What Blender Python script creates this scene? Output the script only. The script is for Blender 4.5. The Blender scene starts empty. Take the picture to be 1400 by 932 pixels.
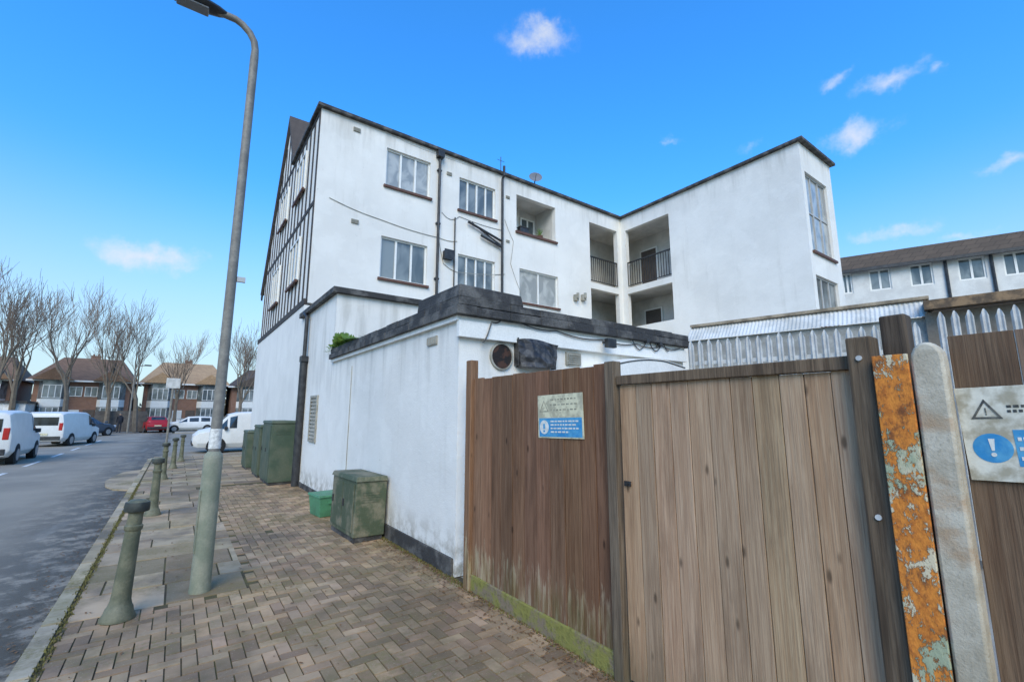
import bpy,bmesh,math,random
from mathutils import Vector,Matrix,noise
from math import sin,cos,pi,radians,sqrt,atan2
random.seed(7)
scn=bpy.context.scene; C=scn.collection
F=618.;H=1.6;PIT=radians(9.2);YAW=radians(36.2)
# ---------- survey helpers: photo pixel -> point on a known plane
def ray(px,py):
    a=px-700;b=466-py
    fw=F*cos(PIT)-b*sin(PIT);up=F*sin(PIT)+b*cos(PIT)
    return (a*cos(YAW)+fw*sin(YAW),-a*sin(YAW)+fw*cos(YAW),up)
def G(px,py,z=0):
    r=ray(px,py);t=(z-H)/r[2];return (r[0]*t,r[1]*t)
def PX(X,px,py):
    r=ray(px,py);t=X/r[0];return (r[1]*t,H+r[2]*t)
def PY(Y,px,py):
    r=ray(px,py);t=Y/r[1];return (r[0]*t,H+r[2]*t)
# ---------- node helpers
def new(nt,t,ins={},at={}):
    n=nt.nodes.new(t)
    for k,v in at.items(): setattr(n,k,v)
    for k,v in ins.items():
        s=n.inputs[k]
        if isinstance(v,bpy.types.NodeSocket): nt.links.new(v,s)
        else:
            if isinstance(v,tuple) and len(v)==3 and s.type=='RGBA': v=(*v,1)
            s.default_value=v
    return n
def mixc(nt,f,a,b,blend='MIX'):
    return new(nt,'ShaderNodeMix',{0:f,6:a,7:b},{'data_type':'RGBA','blend_type':blend}).outputs[2]
def mth(nt,op,a,b=0.0,clamp=False):
    return new(nt,'ShaderNodeMath',{0:a,1:b},{'operation':op,'use_clamp':clamp}).outputs[0]
def ss(nt,v,a,b,lo=0.0,hi=1.0):
    return new(nt,'ShaderNodeMapRange',{'Value':v,'From Min':a,'From Max':b,'To Min':lo,'To Max':hi},{'interpolation_type':'SMOOTHSTEP'}).outputs[0]
def pos(nt,s=(1,1,1)):
    g=nt.nodes.new('ShaderNodeNewGeometry').outputs['Position']
    return new(nt,'ShaderNodeVectorMath',{0:g,1:s},{'operation':'MULTIPLY'}).outputs[0]
def noi(nt,vec,scale,detail=4.0,rough=.6,dist=0.0):
    return new(nt,'ShaderNodeTexNoise',{'Vector':vec,'Scale':scale,'Detail':detail,'Roughness':rough,'Distortion':dist}).outputs['Fac']
def zc(nt,k=2):
    g=nt.nodes.new('ShaderNodeNewGeometry').outputs['Position']
    return new(nt,'ShaderNodeSeparateXYZ',{0:g}).outputs[k]
def start(name):
    m=bpy.data.materials.new(name);m.use_nodes=True
    nt=m.node_tree;return m,nt,nt.nodes['Principled BSDF']
def fin(nt,b,col,rough=.8,metal=0.0,h=None,bump=.3,dist=.01,spec=.4):
    def s(k,v):
        if isinstance(v,bpy.types.NodeSocket): nt.links.new(v,b.inputs[k])
        else:
            if isinstance(v,tuple) and len(v)==3: v=(*v,1)
            b.inputs[k].default_value=v
    s('Base Color',col);s('Roughness',rough);s('Metallic',metal);s('Specular IOR Level',spec)
    if h is not None:
        bn=new(nt,'ShaderNodeBump',{'Height':h,'Strength':bump,'Distance':dist})
        nt.links.new(bn.outputs[0],b.inputs['Normal'])
def mat(name,c1,c2=None,scale=3,rough=.8,bump=.3,bs=40,stretch=(1,1,1),metal=0.0,con=(.35,.65),dist=.01,attr=False,spec=.4):
    m,nt,b=start(name)
    if c2 is None: c2=tuple(x*.8 for x in c1)
    p=pos(nt,stretch)
    n=noi(nt,p,scale);col=mixc(nt,ss(nt,n,*con),c1,c2)
    if attr:
        a=new(nt,'ShaderNodeAttribute',{}, {'attribute_name':'c'}).outputs['Color']
        col=mixc(nt,1.0,col,a,'MULTIPLY')
    n2=noi(nt,p,bs,3.0)
    col=mixc(nt,ss(nt,n2,.3,.7,0,.25),col,tuple(x*.55 for x in c1))
    fin(nt,b,col,rough,metal,n2,bump,dist,spec)
    return m
def wallmat(name,base,grime=.5,top=99,streak=.26):
    m,nt,b=start(name)
    p=pos(nt)
    big=noi(nt,p,.6,5.0);col=mixc(nt,ss(nt,big,.35,.7,0,.7),base,tuple(x*.84 for x in base))
    st=noi(nt,pos(nt,(2.6,2.6,.3)),1.3,5.0,.65)
    col=mixc(nt,ss(nt,st,.54,.8,0,streak),col,(.42,.385,.31))
    z=zc(nt)
    if top<90:
        t1=mth(nt,'MULTIPLY',ss(nt,z,top-1.1,top),ss(nt,st,.43,.66),True)
        col=mixc(nt,mth(nt,'MULTIPLY',t1,.32),col,(.34,.32,.27))
    mid=noi(nt,p,5.0,6.0,.7)
    g=mth(nt,'MULTIPLY',ss(nt,z,.6,0.0),ss(nt,mid,.38,.62),True)
    col=mixc(nt,mth(nt,'MULTIPLY',g,grime),col,(.24,.205,.14))
    sp=noi(nt,p,11.0,6.0,.75)
    col=mixc(nt,ss(nt,sp,.655,.70,0,.5),col,(.36,.32,.25))
    pt=noi(nt,p,1.7,3.0,.5);col=mixc(nt,ss(nt,pt,.56,.60,0,.12),col,(.95,.92,.85))
    fine=noi(nt,p,90.0,2.0)
    h=mth(nt,'ADD',fine,mth(nt,'MULTIPLY',mid,2.5))
    fin(nt,b,col,.85,0.0,h,.5,.007,.25)
    return m
def brickmat(name,c1,c2,mortar,w=.225,hh=.075,axis='XZ',rough=.85):
    m,nt,b=start(name)
    g=nt.nodes.new('ShaderNodeNewGeometry').outputs['Position']
    s=new(nt,'ShaderNodeSeparateXYZ',{0:g})
    u=mth(nt,'ADD',s.outputs[0],s.outputs[1])
    v=new(nt,'ShaderNodeCombineXYZ',{0:u,1:s.outputs[2]}).outputs[0]
    br=new(nt,'ShaderNodeTexBrick',{'Vector':v,'Color1':c1,'Color2':c2,'Mortar':mortar,'Scale':1.0,'Mortar Size':.006,'Brick Width':w,'Row Height':hh})
    n=noi(nt,pos(nt),2.0);col=mixc(nt,ss(nt,n,.3,.7,0,.4),br.outputs['Color'],tuple(x*.6 for x in c1))
    fin(nt,b,col,rough,0.0,br.outputs['Fac'],.3,.004)
    return m
def woodmat(name,c1,c2,c3,low=None,knot=True,palef=.25):
    m,nt,b=start(name)
    a=new(nt,'ShaderNodeAttribute',{}, {'attribute_name':'c'}).outputs['Color']
    off=new(nt,'ShaderNodeVectorMath',{0:a,1:(0,0,37.0)},{'operation':'MULTIPLY'}).outputs[0]
    g=pos(nt,(22,22,.8));v=new(nt,'ShaderNodeVectorMath',{0:g,1:off},{'operation':'ADD'}).outputs[0]
    gr=noi(nt,v,1.6,6.0,.66,.8)
    fine=noi(nt,pos(nt,(150,150,3.5)),1.0,3.0,.6)
    col=mixc(nt,ss(nt,gr,.34,.66),c1,c2)
    col=mixc(nt,ss(nt,fine,.42,.70,0,.5),col,c3)
    big=noi(nt,new(nt,'ShaderNodeVectorMath',{0:pos(nt,(5,5,1.0)),1:off},{'operation':'ADD'}).outputs[0],1.0,5.0,.65)
    col=mixc(nt,ss(nt,big,.48,.70,0,.55),col,tuple(x*.45 for x in c1))
    pale=noi(nt,new(nt,'ShaderNodeVectorMath',{0:pos(nt,(34,34,1.6)),1:off},{'operation':'ADD'}).outputs[0],1.0,5.0,.7)
    col=mixc(nt,ss(nt,pale,.56,.72,0,palef),col,tuple(min(.6,x*1.25+.04) for x in c2))
    z=zc(nt)
    if knot:
        vo=new(nt,'ShaderNodeTexVoronoi',{'Vector':pos(nt,(9,9,3.2)),'Scale':1.0})
        k=ss(nt,vo.outputs['Distance'],.14,.04,0,.85)
        col=mixc(nt,k,col,tuple(x*.28 for x in c1))
    if low:
        ln=noi(nt,pos(nt,(9,9,1.6)),1.3,6.0,.7)
        e=mth(nt,'ADD',mth(nt,'MULTIPLY',ln,1.2),-.22)
        f=ss(nt,mth(nt,'SUBTRACT',z,e),.06,-.06)
        f=mth(nt,'MULTIPLY',f,ss(nt,noi(nt,pos(nt,(14,14,1.2)),2.0,5.0,.7),.42,.60))
        col=mixc(nt,mth(nt,'MULTIPLY',f,.6),col,low)
        f2=mth(nt,'MULTIPLY',ss(nt,z,.45,.2),ss(nt,ln,.40,.62),True)
        col=mixc(nt,mth(nt,'MULTIPLY',f2,.5),col,(.15,.125,.04))
    else:
        f2=mth(nt,'MULTIPLY',ss(nt,z,.4,.0),ss(nt,gr,.3,.6),True)
        col=mixc(nt,mth(nt,'MULTIPLY',f2,.4),col,(.12,.10,.05))
    col=mixc(nt,1.0,col,a,'MULTIPLY')
    h=mth(nt,'ADD',gr,fine)
    fin(nt,b,col,.82,0.0,h,.6,.005,.25)
    return m
# ---------- mesh builder
class MB:
    def __init__(s):
        s.bm=bmesh.new();s.cl=s.bm.loops.layers.float_color.new('c');s.k=(1,1,1,1)
    def shade(s,a,b=None):
        v=random.uniform(a,b) if b else a
        s.k=(v*random.uniform(.97,1.07),v,v*random.uniform(.90,1.02),1)
    def face(s,pts):
        vs=[p if isinstance(p,bmesh.types.BMVert) else s.bm.verts.new(p) for p in pts]
        try: f=s.bm.faces.new(vs)
        except ValueError: return None
        for l in f.loops: l[s.cl]=s.k
        return f
    def hexa(s,b,t):
        B=[s.bm.verts.new(p) for p in b];T=[s.bm.verts.new(p) for p in t];n=len(B)
        s.face(B[::-1]);s.face(T)
        for i in range(n): s.face([B[i],B[(i+1)%n],T[(i+1)%n],T[i]])
    def box(s,x0,x1,y0,y1,z0,z1,M=None,ins=0):
        b=[(x0,y0,z0),(x1,y0,z0),(x1,y1,z0),(x0,y1,z0)]
        t=[(x0+ins,y0+ins,z1),(x1-ins,y0+ins,z1),(x1-ins,y1-ins,z1),(x0+ins,y1-ins,z1)]
        if M: b=[M@Vector(p) for p in b];t=[M@Vector(p) for p in t]
        s.hexa(b,t)
    def fb(s,ax,c,u0,u1,z0,z1,d0,d1):
        if ax=='Y': s.box(u0,u1,c+d0,c+d1,z0,z1)
        else: s.box(c+d0,c+d1,u0,u1,z0,z1)
    def cyl(s,p0,p1,r0,r1=None,n=12,caps=True):
        s.tube([p0,p1],[r0,r0 if r1 is None else r1],n,caps)
    def tube(s,pts,rs,n=8,caps=True):
        pts=[Vector(p) for p in pts]
        if not isinstance(rs,(list,tuple)): rs=[rs]*len(pts)
        rings=[]
        d=(pts[1]-pts[0]).normalized()
        up=Vector((0,0,1)) if abs(d.z)<.9 else Vector((1,0,0))
        x=d.cross(up).normalized()
        for i,p in enumerate(pts):
            if i==0: d=(pts[1]-p)
            elif i==len(pts)-1: d=p-pts[i-1]
            else: d=(pts[i+1]-pts[i-1])
            d.normalize();x=(x-d*x.dot(d))
            if x.length<1e-5: x=d.orthogonal()
            x.normalize();y=d.cross(x)
            rings.append([s.bm.verts.new(p+(x*cos(2*pi*k/n)+y*sin(2*pi*k/n))*rs[i]) for k in range(n)])
        for a,b in zip(rings,rings[1:]):
            for k in range(n): s.face([a[k],a[(k+1)%n],b[(k+1)%n],b[k]])
        if caps: s.face(rings[0][::-1]);s.face(rings[-1])
    def lathe(s,prof,cx=0,cy=0,n=20,z0=0):
        rings=[[s.bm.verts.new((cx+r*cos(2*pi*k/n),cy+r*sin(2*pi*k/n),z0+z)) for k in range(n)] for r,z in prof]
        for a,b in zip(rings,rings[1:]):
            for k in range(n): s.face([a[k],a[(k+1)%n],b[(k+1)%n],b[k]])
        s.face(rings[0][::-1]);s.face(rings[-1])
    def prism(s,poly,ax,a,b):
        def P(p,v): return (v,p[0],p[1]) if ax=='X' else ((p[0],v,p[1]) if ax=='Y' else (p[0],p[1],v))
        s.hexa([P(p,a) for p in poly],[P(p,b) for p in poly])
    def wall(s,ax,c,u0,u1,z0,z1,holes,th):
        us=sorted(set([u0,u1]+[v for h in holes for v in h[:2] if u0<=v<=u1]))
        zs=sorted(set([z0,z1]+[v for h in holes for v in h[2:] if z0<=v<=z1]))
        def P(u,z,d): return (u,c+d,z) if ax=='Y' else (c+d,u,z)
        nu,nz=len(us)-1,len(zs)-1
        def solid(i,j):
            if i<0 or j<0 or i>=nu or j>=nz: return False
            u=(us[i]+us[i+1])/2;z=(zs[j]+zs[j+1])/2
            return not any(h[0]<u<h[1] and h[2]<z<h[3] for h in holes)
        for i in range(nu):
            for j in range(nz):
                if not solid(i,j): continue
                A,B,D,E=us[i],us[i+1],zs[j],zs[j+1]
                s.face([P(A,D,0),P(B,D,0),P(B,E,0),P(A,E,0)]);s.face([P(A,E,th),P(B,E,th),P(B,D,th),P(A,D,th)])
                if not solid(i-1,j): s.face([P(A,D,0),P(A,E,0),P(A,E,th),P(A,D,th)])
                if not solid(i+1,j): s.face([P(B,D,0),P(B,E,0),P(B,E,th),P(B,D,th)])
                if not solid(i,j-1): s.face([P(A,D,0),P(B,D,0),P(B,D,th),P(A,D,th)])
                if not solid(i,j+1): s.face([P(A,E,0),P(B,E,0),P(B,E,th),P(A,E,th)])
        bmesh.ops.remove_doubles(s.bm,verts=s.bm.verts,dist=1e-5)
    def build(s,name,m,parent=None,local=False,smooth=False,bev=0):
        bmesh.ops.recalc_face_normals(s.bm,faces=s.bm.faces)
        me=bpy.data.meshes.new(name);s.bm.to_mesh(me);s.bm.free()
        me.materials.append(m)
        o=bpy.data.objects.new(name,me);C.objects.link(o)
        if parent:
            o.parent=parent
            if not local:
                L=Vector((0,0,0));q=parent
                while q: L=L+q.location;q=q.parent
                me.transform(Matrix.Translation(-L))
        if smooth:
            me.shade_smooth();me.set_sharp_from_angle(angle=radians(38))
        if bev:
            md=o.modifiers.new('Bevel','BEVEL');md.width=bev;md.segments=2;md.limit_method='ANGLE'
        return o
def tag(o,label,cat,group=None,kind=None):
    o['label']=label
    if cat: o['category']=cat
    if group: o['group']=group
    if kind: o['kind']=kind
    return o
def thing(name,label,cat,loc=(0,0,0),rz=0,group=None):
    o=bpy.data.objects.new(name,None);C.objects.link(o);o.location=loc;o.rotation_euler=(0,0,rz);o.empty_display_size=.1
    return tag(o,label,cat,group)
def struct(o): o['kind']='structure';return o
def dup(o,loc,rz=0,label=None,sc=None,parent=None):
    c=o.copy();C.objects.link(c)
    if parent is None:
        c.location=loc;c.rotation_euler=(0,0,rz)
        if label:c['label']=label
        if sc: c.scale=(sc,sc,sc)
    else: c.parent=parent
    for ch in [x for x in bpy.data.objects if x.parent==o]: dup(ch,None,parent=c)
    return c
# ---------- materials
WH=wallmat('white_render',(.82,.785,.715),top=10.0)
WH2=wallmat('white_render_low',(.81,.775,.705),grime=.85,top=2.6)
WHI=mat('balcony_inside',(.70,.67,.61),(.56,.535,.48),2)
FR=mat('white_frame',(.86,.84,.78),(.80,.78,.72),6,.45,.05)
FRG=mat('grey_frame',(.50,.49,.46),(.42,.41,.385),6,.5,.05)
SILL=mat('brown_sill',(.15,.068,.042),(.095,.048,.033),8,.6)
BLK=mat('black_felt',(.044,.041,.038),(.145,.135,.12),4,.75,.6,40,con=(.42,.66),dist=.02)
BPIPE=mat('black_pipe',(.025,.025,.026),(.05,.05,.05),8,.45,.1)
TIM=mat('dark_timber',(.04,.033,.028),(.08,.064,.052),10,.75,.3)
def glassmat(name,c1,c2,sc=1.2):
    m,nt,b=start(name)
    n=noi(nt,pos(nt,(1,1,.7)),sc,3.0,.5,.8)
    fin(nt,b,mixc(nt,ss(nt,n,.4,.62),c1,c2),.07,0.0,None,spec=.7);return m
GL=glassmat('window_glass',(.10,.115,.115),(.24,.26,.25))
GLC=glassmat('window_glass_curtain',(.28,.29,.275),(.45,.45,.415),2.5)
CGL=glassmat('car_glass',(.015,.018,.02),(.05,.06,.065))
TILE=brickmat('roof_tile',(.12,.09,.07),(.09,.07,.055),(.03,.025,.02),.2,.12)
TILEO=brickmat('roof_tile_orange',(.50,.32,.17),(.42,.26,.14),(.14,.09,.06),.25,.2)
TILEB=brickmat('roof_tile_brown',(.25,.145,.085),(.19,.11,.065),(.05,.035,.025),.25,.2)
TILED=brickmat('roof_tile_dark',(.13,.095,.07),(.10,.075,.056),(.04,.03,.025),.25,.2)
BRICK=brickmat('house_brick',(.30,.145,.085),(.23,.11,.07),(.28,.24,.2))
CONC=mat('concrete',(.40,.375,.31),(.27,.25,.20),5,.85,.5,70)
def concpost():
    m,nt,b=start('pale_concrete_post')
    p=pos(nt);n=noi(nt,p,11.0,7.0,.68)
    col=mixc(nt,ss(nt,n,.33,.66),(.57,.51,.40),(.41,.355,.265))
    r=noi(nt,pos(nt,(1,1,1.5)),2.6,5.0,.6);col=mixc(nt,ss(nt,r,.52,.66,0,.65),col,(.38,.22,.11))
    z=zc(nt);col=mixc(nt,mth(nt,'MULTIPLY',ss(nt,z,1.3,.4),.5),col,(.31,.26,.175))
    f=noi(nt,p,120.0,3.0);s2=noi(nt,p,60.0,3.0,.7);col=mixc(nt,ss(nt,s2,.56,.70,0,.35),col,(.20,.175,.13))
    fin(nt,b,col,.9,0.0,mth(nt,'ADD',f,n),.5,.005,.2);return m
CPOST=concpost()
def gravelboard():
    m,nt,b=start('mossy_concrete')
    p=pos(nt);n=noi(nt,p,5.0,6.0,.72)
    col=mixc(nt,ss(nt,n,.46,.60),(.24,.22,.06),(.23,.175,.115))
    n3=noi(nt,p,25.0,5.0,.7);col=mixc(nt,ss(nt,n3,.5,.65,0,.6),col,(.12,.115,.035))
    fin(nt,b,col,.9,0.0,n3,.9,.012,.2);return m
GRB=gravelboard()
W1=woodmat('dark_fence_wood',(.195,.098,.053),(.285,.158,.092),(.09,.045,.026),low=(.50,.42,.28))
W2=woodmat('grey_gate_wood',(.39,.25,.15),(.50,.345,.22),(.22,.13,.078))
W3=woodmat('dark_old_wood',(.10,.070,.048),(.20,.145,.10),(.045,.033,.023),knot=False)
W4=woodmat('charcoal_brown_wood',(.17,.105,.068),(.25,.17,.115),(.08,.055,.038))
def rust():
    m,nt,b=start('flaking_rust_paint')
    p=pos(nt,(1,1,.6));n=noi(nt,p,10.0,8.0,.75,.5)
    n2=noi(nt,p,46.0,5.0,.72);n3=noi(nt,pos(nt),4.2,4.0)
    base=mixc(nt,ss(nt,n2,.35,.65),(.72,.25,.04),(.42,.13,.025))
    n4=noi(nt,p,11.0,5.0,.7);base=mixc(nt,ss(nt,n4,.55,.66,0,.8),base,(.16,.06,.025))
    paint=mixc(nt,ss(nt,n3,.42,.58),(.64,.54,.36),(.36,.39,.25))
    lo=ss(nt,zc(nt),1.5,.5,.0,.03)
    f=ss(nt,mth(nt,'ADD',mth(nt,'ADD',n,mth(nt,'MULTIPLY',n2,.55)),lo),.80,.85)
    col=mixc(nt,f,base,paint)
    fin(nt,b,col,.8,0.0,mth(nt,'ADD',f,n2),.8,.006,.3);return m
RUST=rust()
def paver(name,c1,c2,moss,wet=.5):
    m,nt,b=start(name)
    a=new(nt,'ShaderNodeAttribute',{}, {'attribute_name':'c'}).outputs['Color']
    p=pos(nt);n=noi(nt,p,2.2,5.0,.6)
    col=mixc(nt,ss(nt,n,.35,.65),c1,c2)
    col=mixc(nt,1.0,col,a,'MULTIPLY')
    n2=noi(nt,p,1.1,6.0,.72);n3=noi(nt,p,30.0,5.0,.75)
    g=mth(nt,'MULTIPLY',ss(nt,n2,.44,.62),ss(nt,n3,.38,.60),True)
    col=mixc(nt,mth(nt,'MULTIPLY',g,moss),col,(.20,.165,.055))
    dk=noi(nt,p,.8,5.0,.65);col=mixc(nt,ss(nt,dk,.47,.66,0,.65),col,(.115,.08,.048))
    f=noi(nt,p,130.0,3.0,.7)
    sp=noi(nt,p,60.0,3.0);col=mixc(nt,ss(nt,sp,.6,.72,0,.5),col,(.46,.385,.28))
    fin(nt,b,col,ss(nt,dk,.4,.75,.85,.5),0.0,mth(nt,'ADD',f,n3),.6,.005,.25);return m
PAV=paver('block_paving',(.40,.275,.165),(.29,.20,.125),.65)
SLAB=paver('paving_slab',(.43,.325,.21),(.32,.24,.155),.55)
KERB=paver('kerb_stone',(.44,.36,.245),(.34,.28,.19),.9)
JOINT=mat('mossy_joint',(.115,.10,.035),(.07,.05,.03),4,.95,.8,60)
def asphalt():
    m,nt,b=start('asphalt')
    p=pos(nt);n=noi(nt,p,.5,5.0,.6);col=mixc(nt,ss(nt,n,.35,.65),(.31,.27,.21),(.235,.207,.165))
    f=noi(nt,p,170.0,3.0,.8);col=mixc(nt,ss(nt,f,.48,.7,0,.6),col,(.44,.40,.33))
    x=zc(nt,0);n2=noi(nt,p,3.0,6.0,.75)
    e=mth(nt,'MULTIPLY',ss(nt,x,-2.3,-.75),ss(nt,n2,.38,.54),True)
    e=mth(nt,'MULTIPLY',e,ss(nt,x,0.0,-.6),True)
    col=mixc(nt,mth(nt,'MULTIPLY',e,.85),col,(.065,.052,.034))
    n4=noi(nt,pos(nt,(1,.25,1)),1.4,4.0,.6);col=mixc(nt,ss(nt,n4,.55,.7,0,.4),col,(.35,.32,.265))
    fin(nt,b,col,ss(nt,e,0,.8,.9,.55),0.0,f,.7,.006,.12);return m
ASP=asphalt()
LINE=mat('road_paint',(.75,.73,.68),(.5,.48,.43),12,.7)
GRND=mat('far_ground',(.10,.095,.05),(.13,.11,.06),.3,.95)
YARD=mat('yard_concrete',(.40,.355,.28),(.30,.26,.205),1.5)
GCAB=mat('green_cabinet',(.058,.088,.055),(.105,.122,.08),3,.55,.25,50)
GCAB2=mat('weathered_green_cabinet',(.075,.095,.053),(.21,.19,.125),4,.65,.4,40,con=(.42,.62))
GBOX=mat('green_plastic',(.09,.27,.14),(.07,.19,.10),6,.5,.1)
LAMPG=mat('lamp_green',(.20,.215,.15),(.29,.285,.205),7,.6,.25,60)
LAMPU=mat('lamp_grey',(.18,.165,.14),(.26,.24,.20),9,.55,.2)
BOL=mat('bollard_paint',(.10,.105,.063),(.18,.17,.105),8,.6,.4,60)
BOLD=mat('bollard_dark',(.035,.04,.035),(.07,.075,.06),8,.6,.3)
GALV=mat('galvanised',(.62,.61,.58),(.46,.455,.43),8,.5,.15,metal=.1)
CORR=mat('corrugated_white',(.70,.68,.62),(.48,.46,.40),2.5,.6,.2)
BEAM=mat('worn_pale_edge',(.40,.32,.22),(.18,.14,.095),5,.8)
DARKIN=mat('dark_interior',(.02,.018,.016))
DOORM=mat('dark_door',(.13,.10,.08))
RED=mat('car_red',(.42,.02,.03),(.36,.02,.025),3,.3,.02)
CWH=mat('car_white',(.78,.765,.72),(.72,.705,.66),3,.3,.02)
CSIL=mat('car_silver',(.42,.44,.46),(.38,.4,.42),3,.3,.02,metal=.3)
CBLU=mat('car_blue',(.06,.08,.11),(.05,.07,.095),3,.3,.02)
TYRE=mat('tyre',(.02,.02,.02));RIM=mat('rim',(.35,.35,.36),metal=.5,rough=.4)
TLR=mat('tail_light_red',(.45,.02,.015),rough=.3);HLW=mat('head_light',(.7,.72,.75),rough=.2)
BARK=mat('bark',(.15,.115,.08),(.20,.16,.115),4)
TWIG=mat('twig',(.19,.135,.095),(.24,.175,.125),4)
LEAFG=mat('leaf_green',(.15,.25,.035),(.09,.16,.025),9,.6)
HEDGE=mat('hedge',(.13,.11,.065),(.16,.125,.08),3,.8)
LEAFB=mat('dead_leaf',(.23,.12,.05),(.15,.08,.035),30,.8)
SIGNW=mat('sign_white',(.72,.68,.56),(.38,.33,.23),11,.5,.1,con=(.46,.66))
SIGNY=mat('sign_faded_yellow',(.70,.64,.43),(.42,.38,.26),14,.5,.1,con=(.42,.62))
SBL=mat('sign_blue',(.03,.24,.50),(.10,.36,.56),14,.5,.05)
SBK=mat('sign_black',(.05,.05,.045),(.16,.15,.12),24,.5,con=(.42,.6))
SFD=mat('sign_faded_marks',(.22,.20,.14),(.42,.39,.28),30,.5,con=(.42,.6))
SWH=mat('sign_lettering_white',(.75,.74,.68),(.62,.61,.54),18)
STK=mat('sticker',(.78,.76,.70),(.5,.49,.45),30)
SKIN=mat('skin',(.45,.28,.2));COAT=mat('dark_coat',(.02,.022,.03))
# ---------- ground and street
mb=MB();mb.face([(-300,-60,-.125),(300,-60,-.125),(300,420,-.125),(-300,420,-.125)]);tag(struct(mb.build('ground',GRND)),'rough ground reaching to the horizon','ground')
mb=MB()
def rq(x0,x1,y0,y1,z):
    mb.face([(x0,y0,z),(x1,y0,z),(x1,y1,z),(x0,y1,z)])
rq(-7.4,-.69,-8,22.3,-.1);rq(-90,90,22.3,51,-.1);rq(-7.4,-.2,51,140,-.1)
tag(struct(mb.build('road',ASP)),'grey asphalt road running past the building to the junction','road')
mb=MB()
for y in range(0,9): mb.face([(-3.95,5+y*4.2,-.095),(-3.83,5+y*4.2,-.095),(-3.83,7.2+y*4.2,-.095),(-3.95,7.2+y*4.2,-.095)])
for x in range(-30,30,4): mb.face([(x,38,-.095),(x+2,38,-.095),(x+2,38.12,-.095),(x,38.12,-.095)])
tag(struct(mb.build('road_markings',LINE)),'white dashed centre line on the road','road marking')
mb=MB();mb.face([(-.6,-5,-.007),(2.45,-5,-.007),(2.45,22.2,-.007),(-.6,22.2,-.007)]);mb.face([(2.45,20.9,-.007),(40,20.9,-.007),(40,22.2,-.007),(2.45,22.2,-.007)])
tag(struct(mb.build('pavement_bed',JOINT)),'mossy joints between the paving','pavement')
mb=MB();w=.088
def putblock(x0,x1,y0,y1):
    x0=max(x0,-.55);x1=min(x1,2.38)
    if x1-x0<.02: return
    mb.shade(.64,1.26);g=.0018
    h=.008*noise.noise(Vector((x0*.9,y0*.9,0)))+random.gauss(0,.0012)
    mb.box(x0+g,x1-g,y0+g,y1-g,-.03,h,ins=.003)
for r in range(-40,142):
    for c in range(-7,29):
        x=c*w;y=r*w+.02
        k=(c-r)%4
        if k==0:
            if y<12.3 and not (x<.68 and y>5.05): putblock(x,x+2*w,y,y+w)
        elif k==3:
            if y<12.3 and not (x<.68 and y>5.0): putblock(x,x+w,y,y+2*w)
tag(struct(mb.build('block_paving',PAV)),'herringbone block paving on the near pavement','pavement')
mb=MB()
y=5.12;row=0
while y<22.1:
    hh=[.58,.44,.6][row%3] if y<12.4 else .45
    x=-.55-(.3 if row%2 else 0)
    lim=.72 if y<12.3 else 2.38
    wd=[.62,.45,.6][row%3] if y<12.3 else .6
    while x<lim-.03:
        x0=max(x,-.55);x1=min(x+wd,lim)
        if x1-x0>.05:
            mb.shade(.58,1.22);a,b=random.gauss(.002,.003),random.gauss(0,.003)
            g=.004;X0_,X1_,Y0_,Y1_=x0+g,x1-g,y+g,min(y+hh,22.15)-g
            mb.hexa([(X0_,Y0_,-.03),(X1_,Y0_,-.03),(X1_,Y1_,-.03),(X0_,Y1_,-.03)],[(X0_+.005,Y0_+.005,a),(X1_-.005,Y0_+.005,a+b),(X1_-.005,Y1_-.005,a+b),(X0_+.005,Y1_-.005,a)])
        x+=wd
    y+=hh;row+=1
for i in range(60):
    mb.shade(.8,1.1);mb.box(2.4+i*.6,2.995+i*.6,20.95,22.15,-.03,0,ins=.004)
tag(struct(mb.build('paving_slabs',SLAB)),'buff paving slabs along the kerb side of the pavement','pavement')
mb=MB();y=-4.
while y<21.3:
    mb.shade(.8,1.15);dx=random.uniform(-.004,.004)
    mb.box(-.70+dx,-.565+dx,y+.004,y+.91,-.13,.004+random.uniform(-.003,.003),ins=.012);y+=.915
for k in range(6):
    a0=pi-(k/6)*pi/2;a1=pi-((k+1)/6)*pi/2
    cx,cy=.15,21.35
    P=lambda a,r:(cx+r*cos(a),cy+r*sin(a))
    q=[P(a0,.85),P(a1,.85),P(a1,.715),P(a0,.715)]
    mb.hexa([(*p,-.13) for p in q],[(*p,.004) for p in q])
for i in range(40): mb.box(.16+i*.915,1.07+i*.915,22.065,22.2,-.13,.004,ins=.012)
tag(struct(mb.build('kerb',KERB)),'worn stone kerb edging the pavement','kerb')
mb=MB()
pts=[(-.71,13.6),(-1.0,13.9),(-1.2,14.6),(-1.3,15.6),(-1.25,16.8),(-1.1,17.8),(-.71,18.3)]
mb.shade(.9);mb.prism([(p[0],p[1]) for p in pts],'Z',-.11,-.07)
tag(struct(mb.build('kerb_apron',KERB)),'low curved stone apron bulging into the road','kerb')
mb=MB();mb.box(-90,-8,51,54,-.12,.0);mb.box(.0,90,51,54,-.12,.0);mb.box(-90,-7.5,19,22.3,-.12,0);mb.box(-9.5,-7.5,-8,19,-.12,0)
tag(struct(mb.build('far_pavement',YARD)),'pale pavement on the far side of the junction','pavement')
mb=MB();mb.face([(2.4,-8,-.01),(40,-8,-.01),(40,12.3,-.01),(2.4,12.3,-.01)]);tag(struct(mb.build('yard',YARD)),'concrete yard behind the fence','yard')
mb=MB()
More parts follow.
